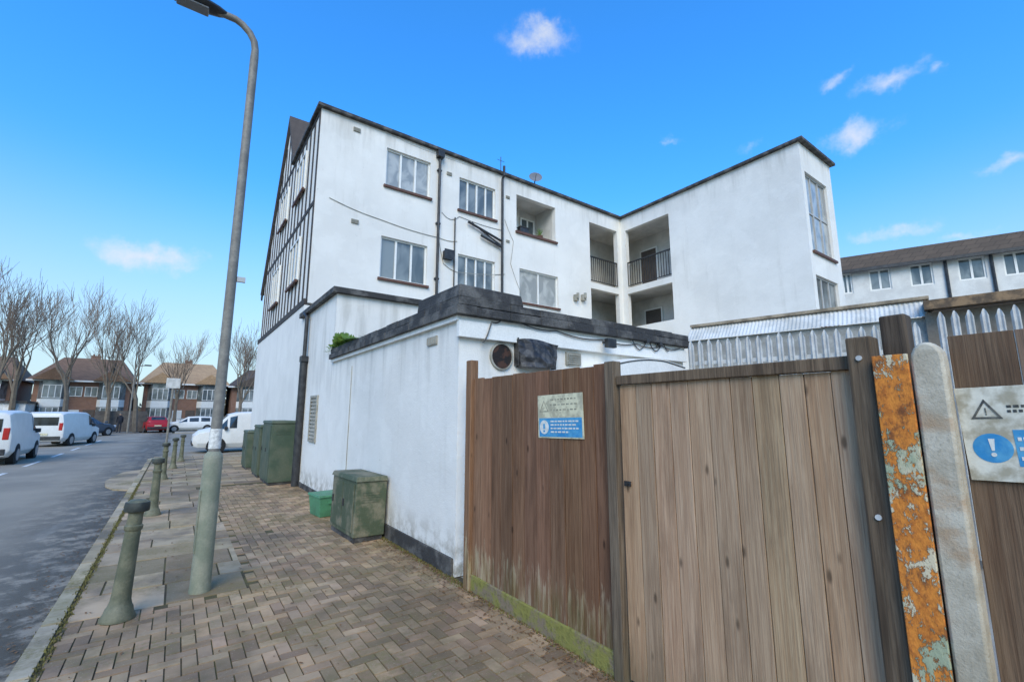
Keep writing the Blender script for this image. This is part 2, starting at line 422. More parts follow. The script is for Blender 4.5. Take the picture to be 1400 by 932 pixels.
def leaf(x,y,z,s):
    a=random.uniform(0,pi*2);t=random.uniform(-.4,.4)
    pts=[]
    for k,(u,v) in enumerate([(-1,0),(-.3,.45),(.5,.35),(1,0),(.4,-.4),(-.4,-.4)]):
        pts.append((x+s*(u*cos(a)-v*sin(a)),y+s*(u*sin(a)+v*cos(a)),z+abs(v)*s*.5+u*t*s*.5+.006))
    mb.shade(.6,1.5);mb.face(pts)
for i in range(1700):
    q=random.random()
    if q<.55: x=2.35-abs(random.gauss(0,.12));y=random.uniform(1.5,7.5)
    elif q<.80: x=-.75-abs(random.gauss(0,.16));y=random.uniform(2,14)
    else: x=random.uniform(-.5,2.3);y=random.uniform(1.5,10)
    leaf(x,y,-.1 if x<-.7 else .002,random.uniform(.006,.02))
tag(mb.build('leaf_litter',LEAFB),'small dead leaves scattered along the wall foot and gutter','leaves',kind='stuff')
mb=MB()
for i in range(6500):
    q=random.random()
    if q<.45: x=2.36-abs(random.gauss(0,.035));y=random.uniform(.5,7)
    elif q<.8: x=-.557+random.gauss(0,.016);y=random.uniform(1.5,14)
    else: x=-.705-abs(random.gauss(0,.012));y=random.uniform(1.5,14)
    z0=-.1 if x<-.7 else 0
    hgt=random.uniform(.006,.026);a=random.uniform(0,pi);mb.shade(.5,1.2)
    dx,dy=.009*cos(a),.009*sin(a);mb.face([(x-dx,y-dy,z0),(x+dx,y+dy,z0),(x+random.uniform(-.01,.01),y,z0+hgt)])
tag(mb.build('moss',mat('moss',(.17,.155,.04),(.12,.10,.035),9)),'moss and tiny weeds in the joints by wall and kerb','moss',kind='stuff')
# ---------- windows
def window(par,ax,c,u0,u1,z0,z1,n=3,rec=.07,sill=True,glass=None,local=False,t=.055,top=None,fm=None):
    m=MB();e=.002
    d0,d1=rec,rec+.06
    for (a,b,p,q) in [(u0-e,u0+t,z0-e,z1+e),(u1-t,u1+e,z0-e,z1+e),(u0+t,u1-t,z0-e,z0+t),(u0+t,u1-t,z1-t,z1+e)]: m.fb(ax,c,a,b,p,q,d0,d1)
    for i in range(1,n):
        u=u0+(u1-u0)*i/n;m.fb(ax,c,u-t*.6,u+t*.6,z0+t,z1-t,d0+.004,d1)
    if top:
        for i in range(n):
            a=u0+(u1-u0)*i/n+t*.62;b=u0+(u1-u0)*(i+1)/n-t*.62
            m.fb(ax,c,max(a,u0+t+.001),min(b,u1-t-.001),top-.02,top+.02,d0+.006,d1-.01)
    f=m.build('window',fm or FR,par,local)
    m=MB();m.fb(ax,c,u0+.02,u1-.02,z0+.02,z1-.02,d0+.032,d0+.04);m.build('pane',glass or GL,f,local)
    if sill:
        m=MB();m.fb(ax,c,u0-.06,u1+.06,z0-.075,z0-.004,-.07,rec+.02);m.build('sill',SILL,f,local)
    return f
# ---------- main apartment building
RY=12.3;WX=14.87;WE=5.17;WR=17.3
B=thing('apartment_building','three storey white rendered apartment block with half timbered side and rear balconies','building',(2.45,12.3,0))
up=[(9.2,11.07,8.08,9.48),(12.93,14.62,6.85,9.40),(12.93,14.62,5.15,6.6)]
wins=[(4.35,5.79,8.31,9.52,3),(6.84,8.28,8.24,9.38,4),(4.30,5.76,5.46,6.72,3),(6.84,8.28,5.5,6.72,4),(9.33,11.16,5.50,6.72,2)]
mb=MB();mb.wall('Y',RY,2.45,WX,4.45,10.0,up+[x[:4] for x in wins],.2)
mb.wall('Y',RY,4.2,WX,0,4.45,[],.2)
mb2=MB();mb2.wall('X',WX,WE,RY,0,10.0,[(9.9,12.05,6.85,9.40),(9.9,12.05,5.15,6.6)],.2);
mb2.wall('Y',WE,WX+.2,WR,0,10.0,[(15.1,16.8,6.5,9.1),(15.1,16.8,4.2,5.75)],.2)
mb.build('rear_wall',WH,B);mb2.build('wing_wall',WH,B)
mb=MB();mb.box(2.38,2.68,RY,20.7,0,4.38);mb.prism([(12.5,4.45),(20.7,4.45),(20.7,6.9),(17.3,12.2),(16,10.0),(12.5,10.0)],'X',2.45,2.7)
mb.box(2.7,WR,20.5,20.7,0,6.9);mb.box(WR-.2,WR,WE+.2,20.5,0,10.0)
mb.build('side_wall',WH,B)
mb=MB();mb.box(2.38,4.2,9.2,RY-.002,0,4.0);mb.build('lower_rear_wall',WH2,B)
mb=MB();mb.box(2.28,4.28,9.1,RY-.003,4.0,4.12);mb.build('lower_rear_roof',BLK,B,bev=.01)
mb=MB();mb.box(2.34,WR+.12,RY-.12,15.98,10.002,10.10);mb.box(WX-.12,WR+.12,WE-.15,RY-.12,10.002,10.10)
rf=mb.build('roof',BLK,B,bev=.012)
mb=MB();mb.prism([(21.15,6.55),(17.3,12.62),(17.3,12.4),(21.0,6.5)],'X',2.36,WR+.1);mb.prism([(17.3,12.62),(15.75,10.15),(15.9,10.14),(17.3,12.4)],'X',2.36,WR+.1)
mb.build('tiled_roof',TILE,B)
mb=MB();mb.prism([(21.12,6.42),(17.3,12.40),(17.3,12.22),(21.0,6.27)],'X',2.38,2.44);mb.prism([(17.3,12.40),(15.8,10.0),(15.97,10.0),(17.3,12.22)],'X',2.38,2.44);mb.build('bargeboard',TIM,B)
mb=MB();X0,X1=2.43,2.449
mb.box(2.36,2.449,RY+.0,20.7,4.385,4.55)
def gz(y): return 10.0 if y<16 else (10+(y-16)/1.3*2.2 if y<17.3 else 12.2-(y-17.3)/3.4*5.3)
y=12.32
while y<20.6:
    mb.box(X0,X1,y,y+.13,4.55,max(4.7,min(gz(y),gz(y+.13))-.06));y+=.53
for z in (7.2,9.87):
    ye=20.6 if z<7 else 17.3+(12.2-z)/5.3*3.4
    mb.box(X0-.004,X1,12.35,ye-.1,z,z+.11)
mb.build('timber_framing',TIM,B)
for (a,b,c,d) in [(13.7,15.1,5.4,6.7),(16.9,18.3,5.4,6.7),(13.7,15.1,8.2,9.4),(16.4,17.8,8.2,9.4)]: window(B,'X',2.41,a,b,c,d,3,rec=-.03)
for i,(a,b,c,d,n) in enumerate(wins): window(B,'Y',RY,a,b,c,d,n,glass=GLC if i in(0,4) else GL,t=.05)
window(B,'Y',WE,15.1,16.8,6.5,9.1,3,glass=GLC,top=7.8,fm=FRG);window(B,'Y',WE,15.1,16.8,4.2,5.75,3,fm=FRG)
mb=MB()
mb.box(9.2,11.07,13.5,13.6,8.0,9.6);mb.box(9.1,9.2,12.5,13.6,8.0,9.6);mb.box(11.07,11.17,12.5,13.6,8.0,9.6);mb.box(9.1,11.17,12.5,13.6,9.6,9.7);mb.box(9.1,11.17,12.5,13.6,7.9,8.0)
for z0,z1 in ((6.7,9.5),(4.0,6.62)):
    mb.box(12.83,16.5,13.8,13.9,z0,z1);mb.box(12.83,12.93,12.5,13.8,z0,z1);mb.box(16.4,16.5,9.8,13.8,z0,z1);mb.box(15.07,16.4,9.8,9.9,z0,z1)
mb.box(12.93,16.4,12.5,13.8,9.5,9.6);mb.box(15.07,16.4,9.9,12.5,9.5,9.6)
mb.box(12.93,16.4,12.5,13.8,6.62,6.85);mb.box(15.07,16.4,9.9,12.5,6.62,6.85)
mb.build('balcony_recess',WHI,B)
for (ax,c,u0,u1,z0,z1) in [('Y',13.8,13.1,13.9,6.86,8.85),('X',16.4,11.6,12.4,6.86,8.85),('X',16.4,11.5,12.3,4.1,6.1),('Y',13.8,13.2,14.0,4.1,6.1)]:
    mb=MB();mb.fb(ax,c,u0,u1,z0,z1,-.05,-.003);d=mb.build('door',DOORM,B)
    mb=MB();mb.fb(ax,c,u0-.06,u1+.06,z1,z1+.06,-.07,-.003);mb.fb(ax,c,u0-.06,u0,z0,z1,-.07,-.003);mb.fb(ax,c,u1,u1+.06,z0,z1,-.07,-.003);mb.build('door_frame',FR,d)
window(B,'Y',13.5,9.5,10.1,8.1,9.3,1,rec=-.07,sill=False);window(B,'Y',13.5,10.25,10.95,8.5,9.3,2,rec=-.07,sill=False)
mb=MB();mb.box(9.15,11.12,RY-.08,RY+.22,8.0,8.078);mb.build('balcony_ledge',SILL,B)
# small items standing in the top open recess
T=thing('storage_box','small dark storage box on the ledge of the top open recess','box',(9.75,12.62,8.08))
mb=MB();mb.box(-.2,.2,-.1,.12,0,.34,ins=.012);mb.build('body',BPIPE,T,local=True,bev=.01);mb=MB();mb.box(-.21,.21,-.11,.13,.342,.37);mb.build('lid',BLK,T,local=True)
T=thing('flower_pot','small terracotta pot with dry plant in the top open recess','plant pot',(10.55,12.62,8.08))
mb=MB();mb.lathe([(.08,0),(.11,.2),(.12,.2),(.12,.23),(.09,.23)],n=14);mb.build('pot',SILL,T,local=True,smooth=True)
mb=MB()
for i in range(40):
    a=random.uniform(0,2*pi);r=random.uniform(.03,.16);hh=random.uniform(.1,.35);mb.tube([(0,0,.2),(r*.5*cos(a),r*.5*sin(a),.2+hh*.6),(r*cos(a),r*sin(a),.2+hh)],.006,3)
mb.build('plant',LEAFG,T,local=True)
def rail(ax,c,u0,u1,z0,z1):
    m=MB();m.fb(ax,c,u0,u1,z1-.05,z1,.03,.08);m.fb(ax,c,u0,u1,z0+.08,z0+.11,.04,.07)
    n=int((u1-u0)/.115)
    for i in range(n+1):
        u=u0+(u1-u0)*i/n;m.fb(ax,c,u-.011,u+.011,z0+.11,z1-.05,.044,.066)
    m.build('balcony_railing',BPIPE,B)
rail('Y',RY,12.95,14.6,6.86,7.98);rail('X',WX,9.92,12.03,6.86,7.98)
mb=MB();xx=PY(12.2,601,260)[0];mb.tube([(xx,12.22,9.98),(xx,12.22,4.2)],.045,8)
for z in (9.3,7.5,5.7): mb.box(xx-.07,xx+.07,12.2,12.3,z,z+.05)
mb.box(xx-.11,xx+.11,12.1,12.29,9.75,9.97)
mb.build('downpipe',BPIPE,B,smooth=True)
mb=MB();xx=PY(12.2,687,260)[0];x3=PY(12.2,640,312)[0]
mb.tube([(xx,12.1,10.25),(xx,12.1,9.9),(xx,12.2,9.8),(xx,12.2,4.5)],.045,8);mb.build('soil_pipe',BPIPE,B,smooth=True)
for pp,r in (([(x3,12.2,7.85),(x3+.5,12.2,7.72),(xx-.05,12.2,7.5)],.04),([(x3+.5,12.2,7.5),(xx-.05,12.2,7.28)],.04),([(x3+.2,12.26,7.9),(x3+.2,12.2,7.82),(xx,12.2,7.3)],.025)):
    mb=MB();mb.tube(pp,r,8);mb.build('waste_pipe',BPIPE,B,smooth=True)
mb=MB();x4=PY(12.25,622,320)[0];mb.tube([(x4,12.26,7.9),(x4,12.26,5.6)],.022,6);mb.build('overflow_pipe',BPIPE,B)
def cablepts(pts):
    P=[]
    for a,b in zip(pts,pts[1:]):
        for k in range(6):
            t=k/6;P.append((a[0]+(b[0]-a[0])*t,a[1]+(b[1]-a[1])*t,a[2]+(b[2]-a[2])*t-.04*sin(pi*t)))
    P.append(pts[-1]);return P
def cable(par,pts,r=.006,m=None,name='cable'):
    mb=MB();mb.tube(cablepts(pts),r,5);mb.build(name,m or CONC,par)
def yp(px,py,Y=12.285): x,z=PY(Y,px,py);return (x,Y,z)
cable(B,[yp(450,270),yp(520,300),yp(600,325),yp(625,330)],.009,CONC);cable(B,[yp(600,327),yp(606,360),yp(625,372),yp(690,375)],.009,CONC);cable(B,[yp(527,180),yp(596,210),yp(690,240)],.006,FR)
cable(B,[yp(690,300),yp(702,330),yp(698,360),yp(712,400)],.007,CONC);cable(B,[yp(604,290),yp(616,300),yp(628,296),yp(686,315)],.007,BPIPE)
for (px,py,s) in [(488,178,.1),(485,303,.1),(614,238,.09),(694,270,.08),(694,330,.07)]:
    x,z=PY(12.3,px,py);mb=MB();mb.box(x-s,x+s,12.27,12.299,z-s*.6,z+s*.6)
    for k in range(4): mb.box(x-s*.85,x+s*.85,12.262,12.27,z-s*.5+k*s*.28,z-s*.5+k*s*.28+.012)
    mb.build('air_vent',CONC,B)
x,z=PY(12.3,611,350);mb=MB();mb.box(x-.15,x+.15,12.12,12.299,z-.13,z+.13);mb.box(x-.18,x+.18,12.1,12.12,z-.16,z+.16);mb.build('flue_box',BPIPE,B)
for px in (786,796):
    x,z=PY(12.3,px,407);mb=MB();mb.box(x-.09,x+.09,12.16,12.299,z-.13,z+.1);mb.box(x-.05,x+.05,12.1,12.16,z-.05,z+.16);mb.build('meter_box',CONC,B)
xa=PY(12.25,687,230)[0]
T=thing('roof_aerial','thin television aerial rod above the roof edge','aerial',(xa+.1,12.5,10.1))
mb=MB();mb.tube([(0,0,0),(0,0,.75)],.014,6);mb.build('mast',BPIPE,T,local=True);mb=MB()
mb.tube([(-.16,0,.6),(.16,0,.6)],.008,5);mb.build('crossbar',BPIPE,T,local=True)
x,z=PY(12.35,731,243)
D=thing('satellite_dish','grey satellite dish standing on the flat roof edge','satellite dish',(x,12.35,10.1))
mb=MB();mb.tube([(0,0,0),(0,0,.30)],.02,6);mb.tube([(0,0,.12),(-.17,-.25,.12),(-.2,-.34,.28)],.01,5);mb.build('bracket',BPIPE,D,local=True)
mb=MB();M=Matrix.Translation((0,-.04,.30))@Vector((-.45,-.75,.35)).to_track_quat('Z','Y').to_matrix().to_4x4()
R=[]
for i in range(5):
    r=.25*i/4+.001;R.append([mb.bm.verts.new(M@Vector((r*cos(2*pi*k/18),r*sin(2*pi*k/18),r*r*1.1))) for k in range(18)])
for a,b in zip(R,R[1:]):
    for k in range(18): mb.face([a[k],a[(k+1)%18],b[(k+1)%18],b[k]])
mb.build('dish',mat('dish_grey',(.20,.21,.23)),D,local=True,smooth=True)
dp=thing('rainwater_downpipe','thick black rainwater downpipe on the street wall beside the green cabinets','downpipe',(2.3,11.45,0))
mb=MB();mb.tube([(2.3,11.45,0),(2.3,11.45,2.9)],.085,12);mb.build('lower_pipe',BPIPE,dp,smooth=True)
mb=MB();mb.tube([(2.3,11.45,2.9),(2.3,11.45,3.9),(2.3,11.75,4.05)],.045,8);mb.box(2.22,2.37,11.34,11.56,2.82,2.95);mb.build('upper_pipe',BPIPE,dp,smooth=True)
lv=thing('louvre_vent','grey slatted louvre vent set in the white street wall','vent',(2.38,10.2,1))
mb=MB();y0,y1=10.15,10.75;z0,z1=1.02,2.0
mb.box(2.345,2.378,y0,y0+.05,z0,z1);mb.box(2.345,2.378,y1-.05,y1,z0,z1);mb.box(2.345,2.378,y0+.05,y1-.05,z1-.05,z1);mb.box(2.345,2.378,y0+.05,y1-.05,z0,z0+.05);mb.build('frame',CONC,lv)
mb=MB()
for k in range(11):
    z=z0+.07+k*.078;mb.hexa([(2.35,y0+.05,z),(2.376,y0+.05,z+.05),(2.376,y1-.05,z+.05),(2.35,y1-.05,z)],[(2.35,y0+.05,z+.012),(2.376,y0+.05,z+.062),(2.376,y1-.05,z+.062),(2.35,y1-.05,z+.012)])
mb.build('slats',CONC,lv)
# ---------- outbuilding
O=thing('outbuilding','low flat roofed white outbuilding with black roof edge at the pavement corner','outbuilding',(2.38,4.2,0))
mb=MB();mb.wall('X',2.38,4.22,9.198,0,2.6,[],.2);mb.wall('Y',4.22,2.58,6.5,0,2.6,[],.2);mb.box(6.3,6.5,4.42,9.19,0,2.6);mb.build('wall',WH2,O)
def roughedge(b,x0,x1,y0,y1,z0,z1):
    n=int((y1-y0)/.45)+1
    for i in range(n):
        a=y0+(y1-y0)*i/n;c=y0+(y1-y0)*(i+1)/n;j=random.uniform(0,.008)
        b.box(x0+j,x0+.25,a,c-.002,z0,z1+random.uniform(-.006,.006))
    b.box(x0+.25,x1,y0+.25,y1,z0,z1-.01)
    n=int((x1-x0-.25)/.5)+1
    for i in range(n):
        a=x0+.25+(x1-x0-.25)*i/n;c=x0+.25+(x1-x0-.25)*(i+1)/n;j=random.uniform(0,.008)
        b.box(a,c-.002,y0+j,y0+.249,z0,z1+random.uniform(-.006,.006))
mb=MB();roughedge(mb,2.28,6.6,4.09,9.18,2.655,2.755);roughedge(mb,2.31,6.56,4.12,9.16,2.765,2.855);mb.build('roof_edge',BLK,O,bev=.008)
mb=MB();mb.box(2.33,6.5,4.18,9.19,2.6,2.654);mb.build('soffit_board',FR,O)
mb=MB();mb.hexa([(2.32,4.13,2.85),(3.2,4.13,2.85),(3.2,5.2,2.85),(2.32,5.2,2.85)],[(2.34,4.15,3.0),(3.17,4.14,2.985),(3.18,5.17,3.0),(2.33,5.18,3.01)]);mb.build('raised_roof_box',BLK,O,bev=.015)
mb=MB();mb.box(2.345,6.5,4.15,4.217,2.42,2.598);mb.build('fascia_board',FR,O,bev=.004)
mb=MB();mb.box(2.35,2.379,4.25,7.6,0,.17);mb.box(2.352,2.379,7.6,12.2,0,.1);mb.build('black_plinth',BLK,O)
mb=MB();yy,zz=PX(2.36,590,466);mb.box(2.36,2.379,yy-.12,yy+.12,zz-.05,zz+.05)
for k in range(5): mb.box(2.354,2.36,yy-.1+k*.05,yy-.08+k*.05,zz-.04,zz+.04)
mb.build('air_brick',CONC,O)
yy,zz=PX(2.37,481,500);mb=MB();mb.tube([(2.374,yy,zz),(2.374,yy+.02,.3)],.008,5);mb.build('wall_cable',CONC,O)
x,z=PY(4.19,687,487)
HOLE=mat('dark_rusty_hole',(.075,.035,.022),(.014,.012,.011),11,con=(.38,.5))
mb=MB();ro,ri=.158,.14
for k in range(28):
    a0,a1=2*pi*k/28,2*pi*(k+1)/28
    def q(r,a,y): return (x+r*cos(a),y,z+r*sin(a))
    mb.face([q(ro,a0,4.195),q(ro,a1,4.195),q(ri,a1,4.19),q(ri,a0,4.19)]);mb.face([q(ro,a0,4.195),q(ro,a1,4.195),q(ro,a1,4.219),q(ro,a0,4.219)]);mb.face([q(ri,a0,4.19),q(ri,a1,4.19),q(ri,a1,4.21),q(ri,a0,4.21)])
du=mb.build('duct_ring',CONC,O,smooth=True)
mb=MB();mb.cyl((x,4.204,z),(x,4.214,z),.14,n=28);mb.build('duct_hole',HOLE,du)
cw=thing('extract_cowl','black tilted crumpled extractor hood on the outbuilding wall beside a round duct','vent',(3.2,4.1,2.2))
x0,zt=PY(4.1,712,463);x1,zb=PY(4.1,766,505)
SOOT=mat('sooty_metal',(.022,.021,.022),(.095,.088,.082),9,.5,.3,con=(.4,.6))
mb=MB();nu,nv_=7,6;GR=[]
for j in range(nv_+1):
    row=[]
    for i in range(nu+1):
        u=i/nu;v=j/nv_
        xx_=x0+(x1-x0)*u+.045*(v-.5)*(1-u)-.05*v*u;zz_=zt+(zb-zt)*v+.02*sin(u*5)*(1-v)
        yy_=4.14-.085*sin(pi*u)*(.5+.5*v)-.03*v+random.uniform(-.014,.014)
        row.append(mb.bm.verts.new((xx_,yy_,zz_)))
    GR.append(row)
for j in range(nv_):
    for i in range(nu): mb.face([GR[j][i],GR[j][i+1],GR[j+1][i+1],GR[j+1][i]])
bd=[GR[0][i] for i in range(nu+1)];bk=[mb.bm.verts.new((v.co.x,4.215,v.co.z)) for v in bd]
for i in range(nu): mb.face([bd[i],bd[i+1],bk[i+1],bk[i]])
for col_ in (0,nu):
    bd=[GR[j][col_] for j in range(nv_+1)];bk=[mb.bm.verts.new((v.co.x,4.215,v.co.z)) for v in bd]
    for i in range(nv_): mb.face([bd[i],bd[i+1],bk[i+1],bk[i]])
mb.build('hood',SOOT,cw)
mb=MB();mb.box(x0-.012,x0-.002,4.13,4.215,zb+.02,zt+.02);mb.build('side_flange',SOOT,cw)
xa,za=PY(4.2,774,481);xb,zb=PY(4.2,794,500)
mb=MB();mb.box(xa,xb,4.19,4.218,zb,za)
for k in range(5): mb.box(xa+.02,xb-.02,4.18,4.19,zb+.015+k*(za-zb-.03)/5,zb+.015+(k+.55)*(za-zb-.03)/5)
mb.build('grille',CONC,O)
fl=thing('floodlight','small black floodlight under the outbuilding roof edge','light',(*[PY(4.1,836,467)[0]],4.1,2.4))
x,z=PY(4.0,836,469)
mb=MB();mb.box(x-.085,x+.085,3.98,4.05,z-.06,z+.06);mb.build('lamp_body',BPIPE,fl,bev=.01)
mb=MB();mb.tube([(x,4.05,z),(x,4.148,z+.03)],.018,6);mb.build('arm',BPIPE,fl)
def yq(px,py,Y=4.13): x,z=PY(Y,px,py);return (x,Y,z)
cable(O,[yq(660,468),yq(672,440),yq(690,432),yq(706,438),yq(760,452),yq(826,464),yq(870,470),yq(905,473),yq(930,476)],.008,BPIPE);cable(O,[yq(862,458),yq(874,478),yq(886,462),yq(896,480),yq(906,466),yq(914,480)],.008,BPIPE)
for px,py in ((884,466),(902,470)):
    x,z=PY(4.12,px,py);mb=MB();mb.box(x-.03,x+.03,4.09,4.148,z-.03,z+.03);mb.build('junction_box',BPIPE,O)
cn=thing('door_canopy','shallow white curved canopy on the outbuilding wall just above the wooden gate','canopy',(4.2,4.1,2))
xa,z1=PY(3.95,808,503);xb,_=PY(3.95,934,503);zt=PY(3.95,868,486)[1]
mb=MB();n=18;prev=None
for i in range(n+1):
    t=i/n;zz_=z1+(zt-z1)*(sin(pi*min(1,t*1.5)/2))*(1 if t<.75 else 1-(t-.75)*1.2);x_=xa+(xb-xa)*t
    cur=[(x_,3.92,zz_-.02),(x_,3.92,z1-.08),(x_,4.216,z1-.08),(x_,4.216,zz_+.01)]
    if prev: mb.hexa(prev,cur)
    prev=cur
mb.build('curved_top',FR,cn)
mb=MB();prev=None
for i in range(n+1):
    t=i/n;zz_=z1+(zt-z1)*(sin(pi*min(1,t*1.5)/2))*(1 if t<.75 else 1-(t-.75)*1.2);x_=xa+(xb-xa)*t
    cur=[(x_,3.912,zz_-.045),(x_,3.919,zz_-.045),(x_,3.919,zz_-.03),(x_,3.912,zz_-.03)]
    if prev: mb.hexa(prev,cur)
    prev=cur
mb.build('dark_seal',BPIPE,cn)
mb=MB()
for i in range(620):
    yy=random.gauss(8.4,.42);xx=2.33+abs(random.gauss(0,.06));hh=random.uniform(.04,.24)*math.exp(-((yy-8.5)/.5)**2)+.02
    a=random.uniform(0,2*pi);dx=random.uniform(-.12,.04);mb.shade(.7,1.4)
    s=.022;mb.face([(xx,yy-s,2.85),(xx,yy+s,2.85),(xx+dx,yy+s*cos(a),2.85+hh),(xx+dx*1.3,yy-s,2.85+hh*.8)])
tag(mb.build('roof_weeds',LEAFG),'bright green weeds growing on the outbuilding roof edge','plant')
# ---------- timber fence
def fence_boards(mb,ya,yb,z0,z1,x0,x1,bw,var=.01,lo=.7,hi=1.2):
    y=ya
    while y>yb+.02:
        w_=min(bw*random.uniform(.90,1.1),y-yb);mb.shade(lo,hi);dx=random.uniform(0,.007)
        zt=z1+random.uniform(-var,var)
        mb.box(x0+dx,x1,y-w_+.002,y-.002,z0+random.uniform(-.006,.006),zt);y-=w_
Y1=PX(2.33,645,700)[0];Y2=PX(2.33,838,750)[0];Y3=PX(2.33,852,750)[0];Y4=PX(2.33,1189,700)[0];Y5=PX(2.3,1224,700)[0];Y6=PX(2.3,1279,700)[0];Y7=PX(2.3,1327,700)[0]
def onebox(par,name,m,*a,k=.85,bev=0):
    mb=MB();mb.shade(k);mb.box(*a);return mb.build(name,m,par,bev=bev)
FN=thing('timber_fence_panel','dark brown vertical board fence panel between outbuilding corner and wooden gate','fence',(2.35,(Y1+Y2)/2,0))
mb=MB();fence_boards(mb,Y1,Y2,.14,1.94,2.335,2.36,.155,.008,.74,1.18);mb.build('boards',W1,FN,bev=.002)
onebox(FN,'gravel_board',GRB,2.322,2.375,Y2,Y1,-.02,.145,bev=.008)
for z in (.45,1.55): onebox(FN,'rail',W3,2.36,2.42,Y2,Y1,z,z+.08)
onebox(FN,'post',W1,2.3,2.385,Y1,Y1+.095,0,2.13,k=1.,bev=.006)
onebox(FN,'post',W3,2.30,2.38,Y3+.005,Y2,0,1.95,k=1.1,bev=.005)
GT=thing('timber_gate','wide weathered grey brown board gate hung from a dark post','gate',(2.35,(Y3+Y4)/2,0))
mb=MB();fence_boards(mb,Y3-.01,Y4+.005,.04,1.79,2.335,2.358,.118,.004,.78,1.14);mb.build('boards',W2,GT,bev=.002)
onebox(GT,'top_rail',W3,2.315,2.375,Y4+.004,Y3-.004,1.79,1.85,k=1.,bev=.005)
for z in (.3,1.5): onebox(GT,'rail',W3,2.36,2.42,Y4+.01,Y3-.02,z,z+.1)
mb=MB();mb.box(2.327,2.334,Y3-.08,Y3-.03,1.155,1.185);mb.cyl((2.33,Y3-.055,1.17),(2.318,Y3-.055,1.17),.01,n=8);mb.build('latch',BPIPE,GT)
PT=thing('gate_post','dark square timber gate post with bolt heads','post',(2.3,Y5,0))
onebox(PT,'post_body',W3,2.27,2.37,Y5,Y4-.002,0,1.92,k=.95,bev=.008)
for z in (1.83,1.2,.35):
    mb=MB();mb.cyl((2.262,(Y4+Y5)/2,z),(2.27,(Y4+Y5)/2,z),.011,n=10);mb.build('bolt_head',GALV,PT)
ya=PX(2.45,1205,440)[0];yb=PX(2.45,1242,440)[0];zt=PX(2.45,1222,432)[1]
mb=MB();mb.shade(.6);mb.box(2.41,2.5,yb,ya,0,zt);tag(mb.build('back_post',W3,bev=.008),'taller dark timber post standing behind the rusty plate','post')
mb=MB();mb.shade(1)
mb.box(2.235,2.25,Y6+.004,Y5-.004,-.01,1.83);mb.box(2.25,2.30,Y5-.016,Y5-.004,0,1.82)
tag(mb.build('rusty_steel_post',RUST,bev=.003),'orange rusted steel channel post with flaking pale paint','post')
mb=MB();yc=(Y6+Y7)/2;hw=(Y6-Y7)/2
pts=[(yc-hw,0),(yc+hw,0),(yc+hw,1.80)]+[(yc+hw*cos(a),1.80+.07*sin(a)) for a in [pi*k/8 for k in range(1,8)]]+[(yc-hw,1.80)]
mb.prism(pts,'X',2.245,2.33);tag(mb.build('concrete_post',CPOST,smooth=True,bev=.01),'pale round topped concrete fence post with rust stains','post')
FR2=thing('timber_fence_panel','dark brown board fence panel carrying the white warning sign','fence',(2.35,-.5,0))
mb=MB();fence_boards(mb,Y7-.003,-3.2,.05,1.89,2.32,2.345,.16,.004,.75,1.15);mb.build('boards',W4,FR2,bev=.002)
for z in (.4,1.5): onebox(FR2,'rail',W3,2.345,2.41,-3.2,Y7-.01,z,z+.1)
# signs
def signbox(mb,X,y,z,u0,u1,v0,v1,d=.002): mb.box(X-d,X,y-u1,y-u0,z-v1,z-v0)
def disc(mb,X,y,z,u,v,r,d=.002,n=28): mb.cyl((X,y-u,z-v),(X-d,y-u,z-v),r,n=n)
def tri(mb,X,y,z,u,v,s,th,d=.002,sq=1.0):
    def V(k,r):
        a=pi/2+2*pi*k/3;return (X,y-u-r*cos(a)*sq,z-v+r*sin(a))
    for k in range(3):
        a=[V(k,s),V(k+1,s),V(k+1,s-th),V(k,s-th)]
        mb.hexa(a,[(p[0]-d,p[1],p[2]) for p in a])
ys,zs=PX(2.33,735,541);ye=PX(2.33,797,570)[0];zb=PX(2.33,735,598)[1]
WD=ys-ye;HT=zs-zb
S1=thing('warning_sign','small faded yellow and blue safety sign screwed to the dark fence panel','sign',(2.33,ys,zs))
mb=MB();signbox(mb,2.334,ys,zs,0,WD,0,HT,.004);mb.build('sign_board',SIGNY,S1)
mb=MB();signbox(mb,2.3298,ys,zs,WD*.03,WD*.97,HT*.54,HT*.97,.001);mb.build('blue_panel',SBL,S1)
mb=MB();disc(mb,2.3286,ys,zs,WD*.15,HT*.75,WD*.105,.001);mb.build('white_circle',SWH,S1)
for v,l in ((.60,.9),(.68,.86),(.76,.9),(.84,.7)):
    u=.30;mb=MB()
    while u<l:
        w_=random.uniform(.03,.09);signbox(mb,2.3286,ys,zs,WD*u,WD*min(u+w_,l),HT*v,HT*(v+.035),.001);u+=w_+.02
    mb.build('white_lettering',SWH,S1)
mb=MB();signbox(mb,2.3274,ys,zs,WD*.13,WD*.17,HT*.67,HT*.79,.001);signbox(mb,2.3274,ys,zs,WD*.13,WD*.17,HT*.82,HT*.86,.001);mb.build('exclamation_mark',SBL,S1)
mb=MB();tri(mb,2.3298,ys,zs,WD*.15,HT*.30,WD*.12,WD*.025,.001);mb.build('faded_triangle',SFD,S1)
for v in (.1,.22,.34):
    u=.3;mb=MB()
    while u<.85:
        w_=random.uniform(.03,.08);signbox(mb,2.3298,ys,zs,WD*u,WD*min(u+w_,.92),HT*v,HT*(v+.03),.001);u+=w_+.03
    mb.build('faded_lettering',SFD,S1)
S1.rotation_euler=(radians(-1.2),0,0)
ys,zs=PX(2.31,1306,531);zb=PX(2.31,1320,655)[1]
ys2=PX(2.31,1324,655)[0];ys=(ys+ys2)/2+.004;WD=.40;HT=zs-zb
def U(px,py): yy,zz=PX(2.312,px,py);return ys-yy,zs-zz
S2=thing('warning_sign','large weathered white site safety sign with black triangle and blue circle','sign',(2.31,ys,zs))
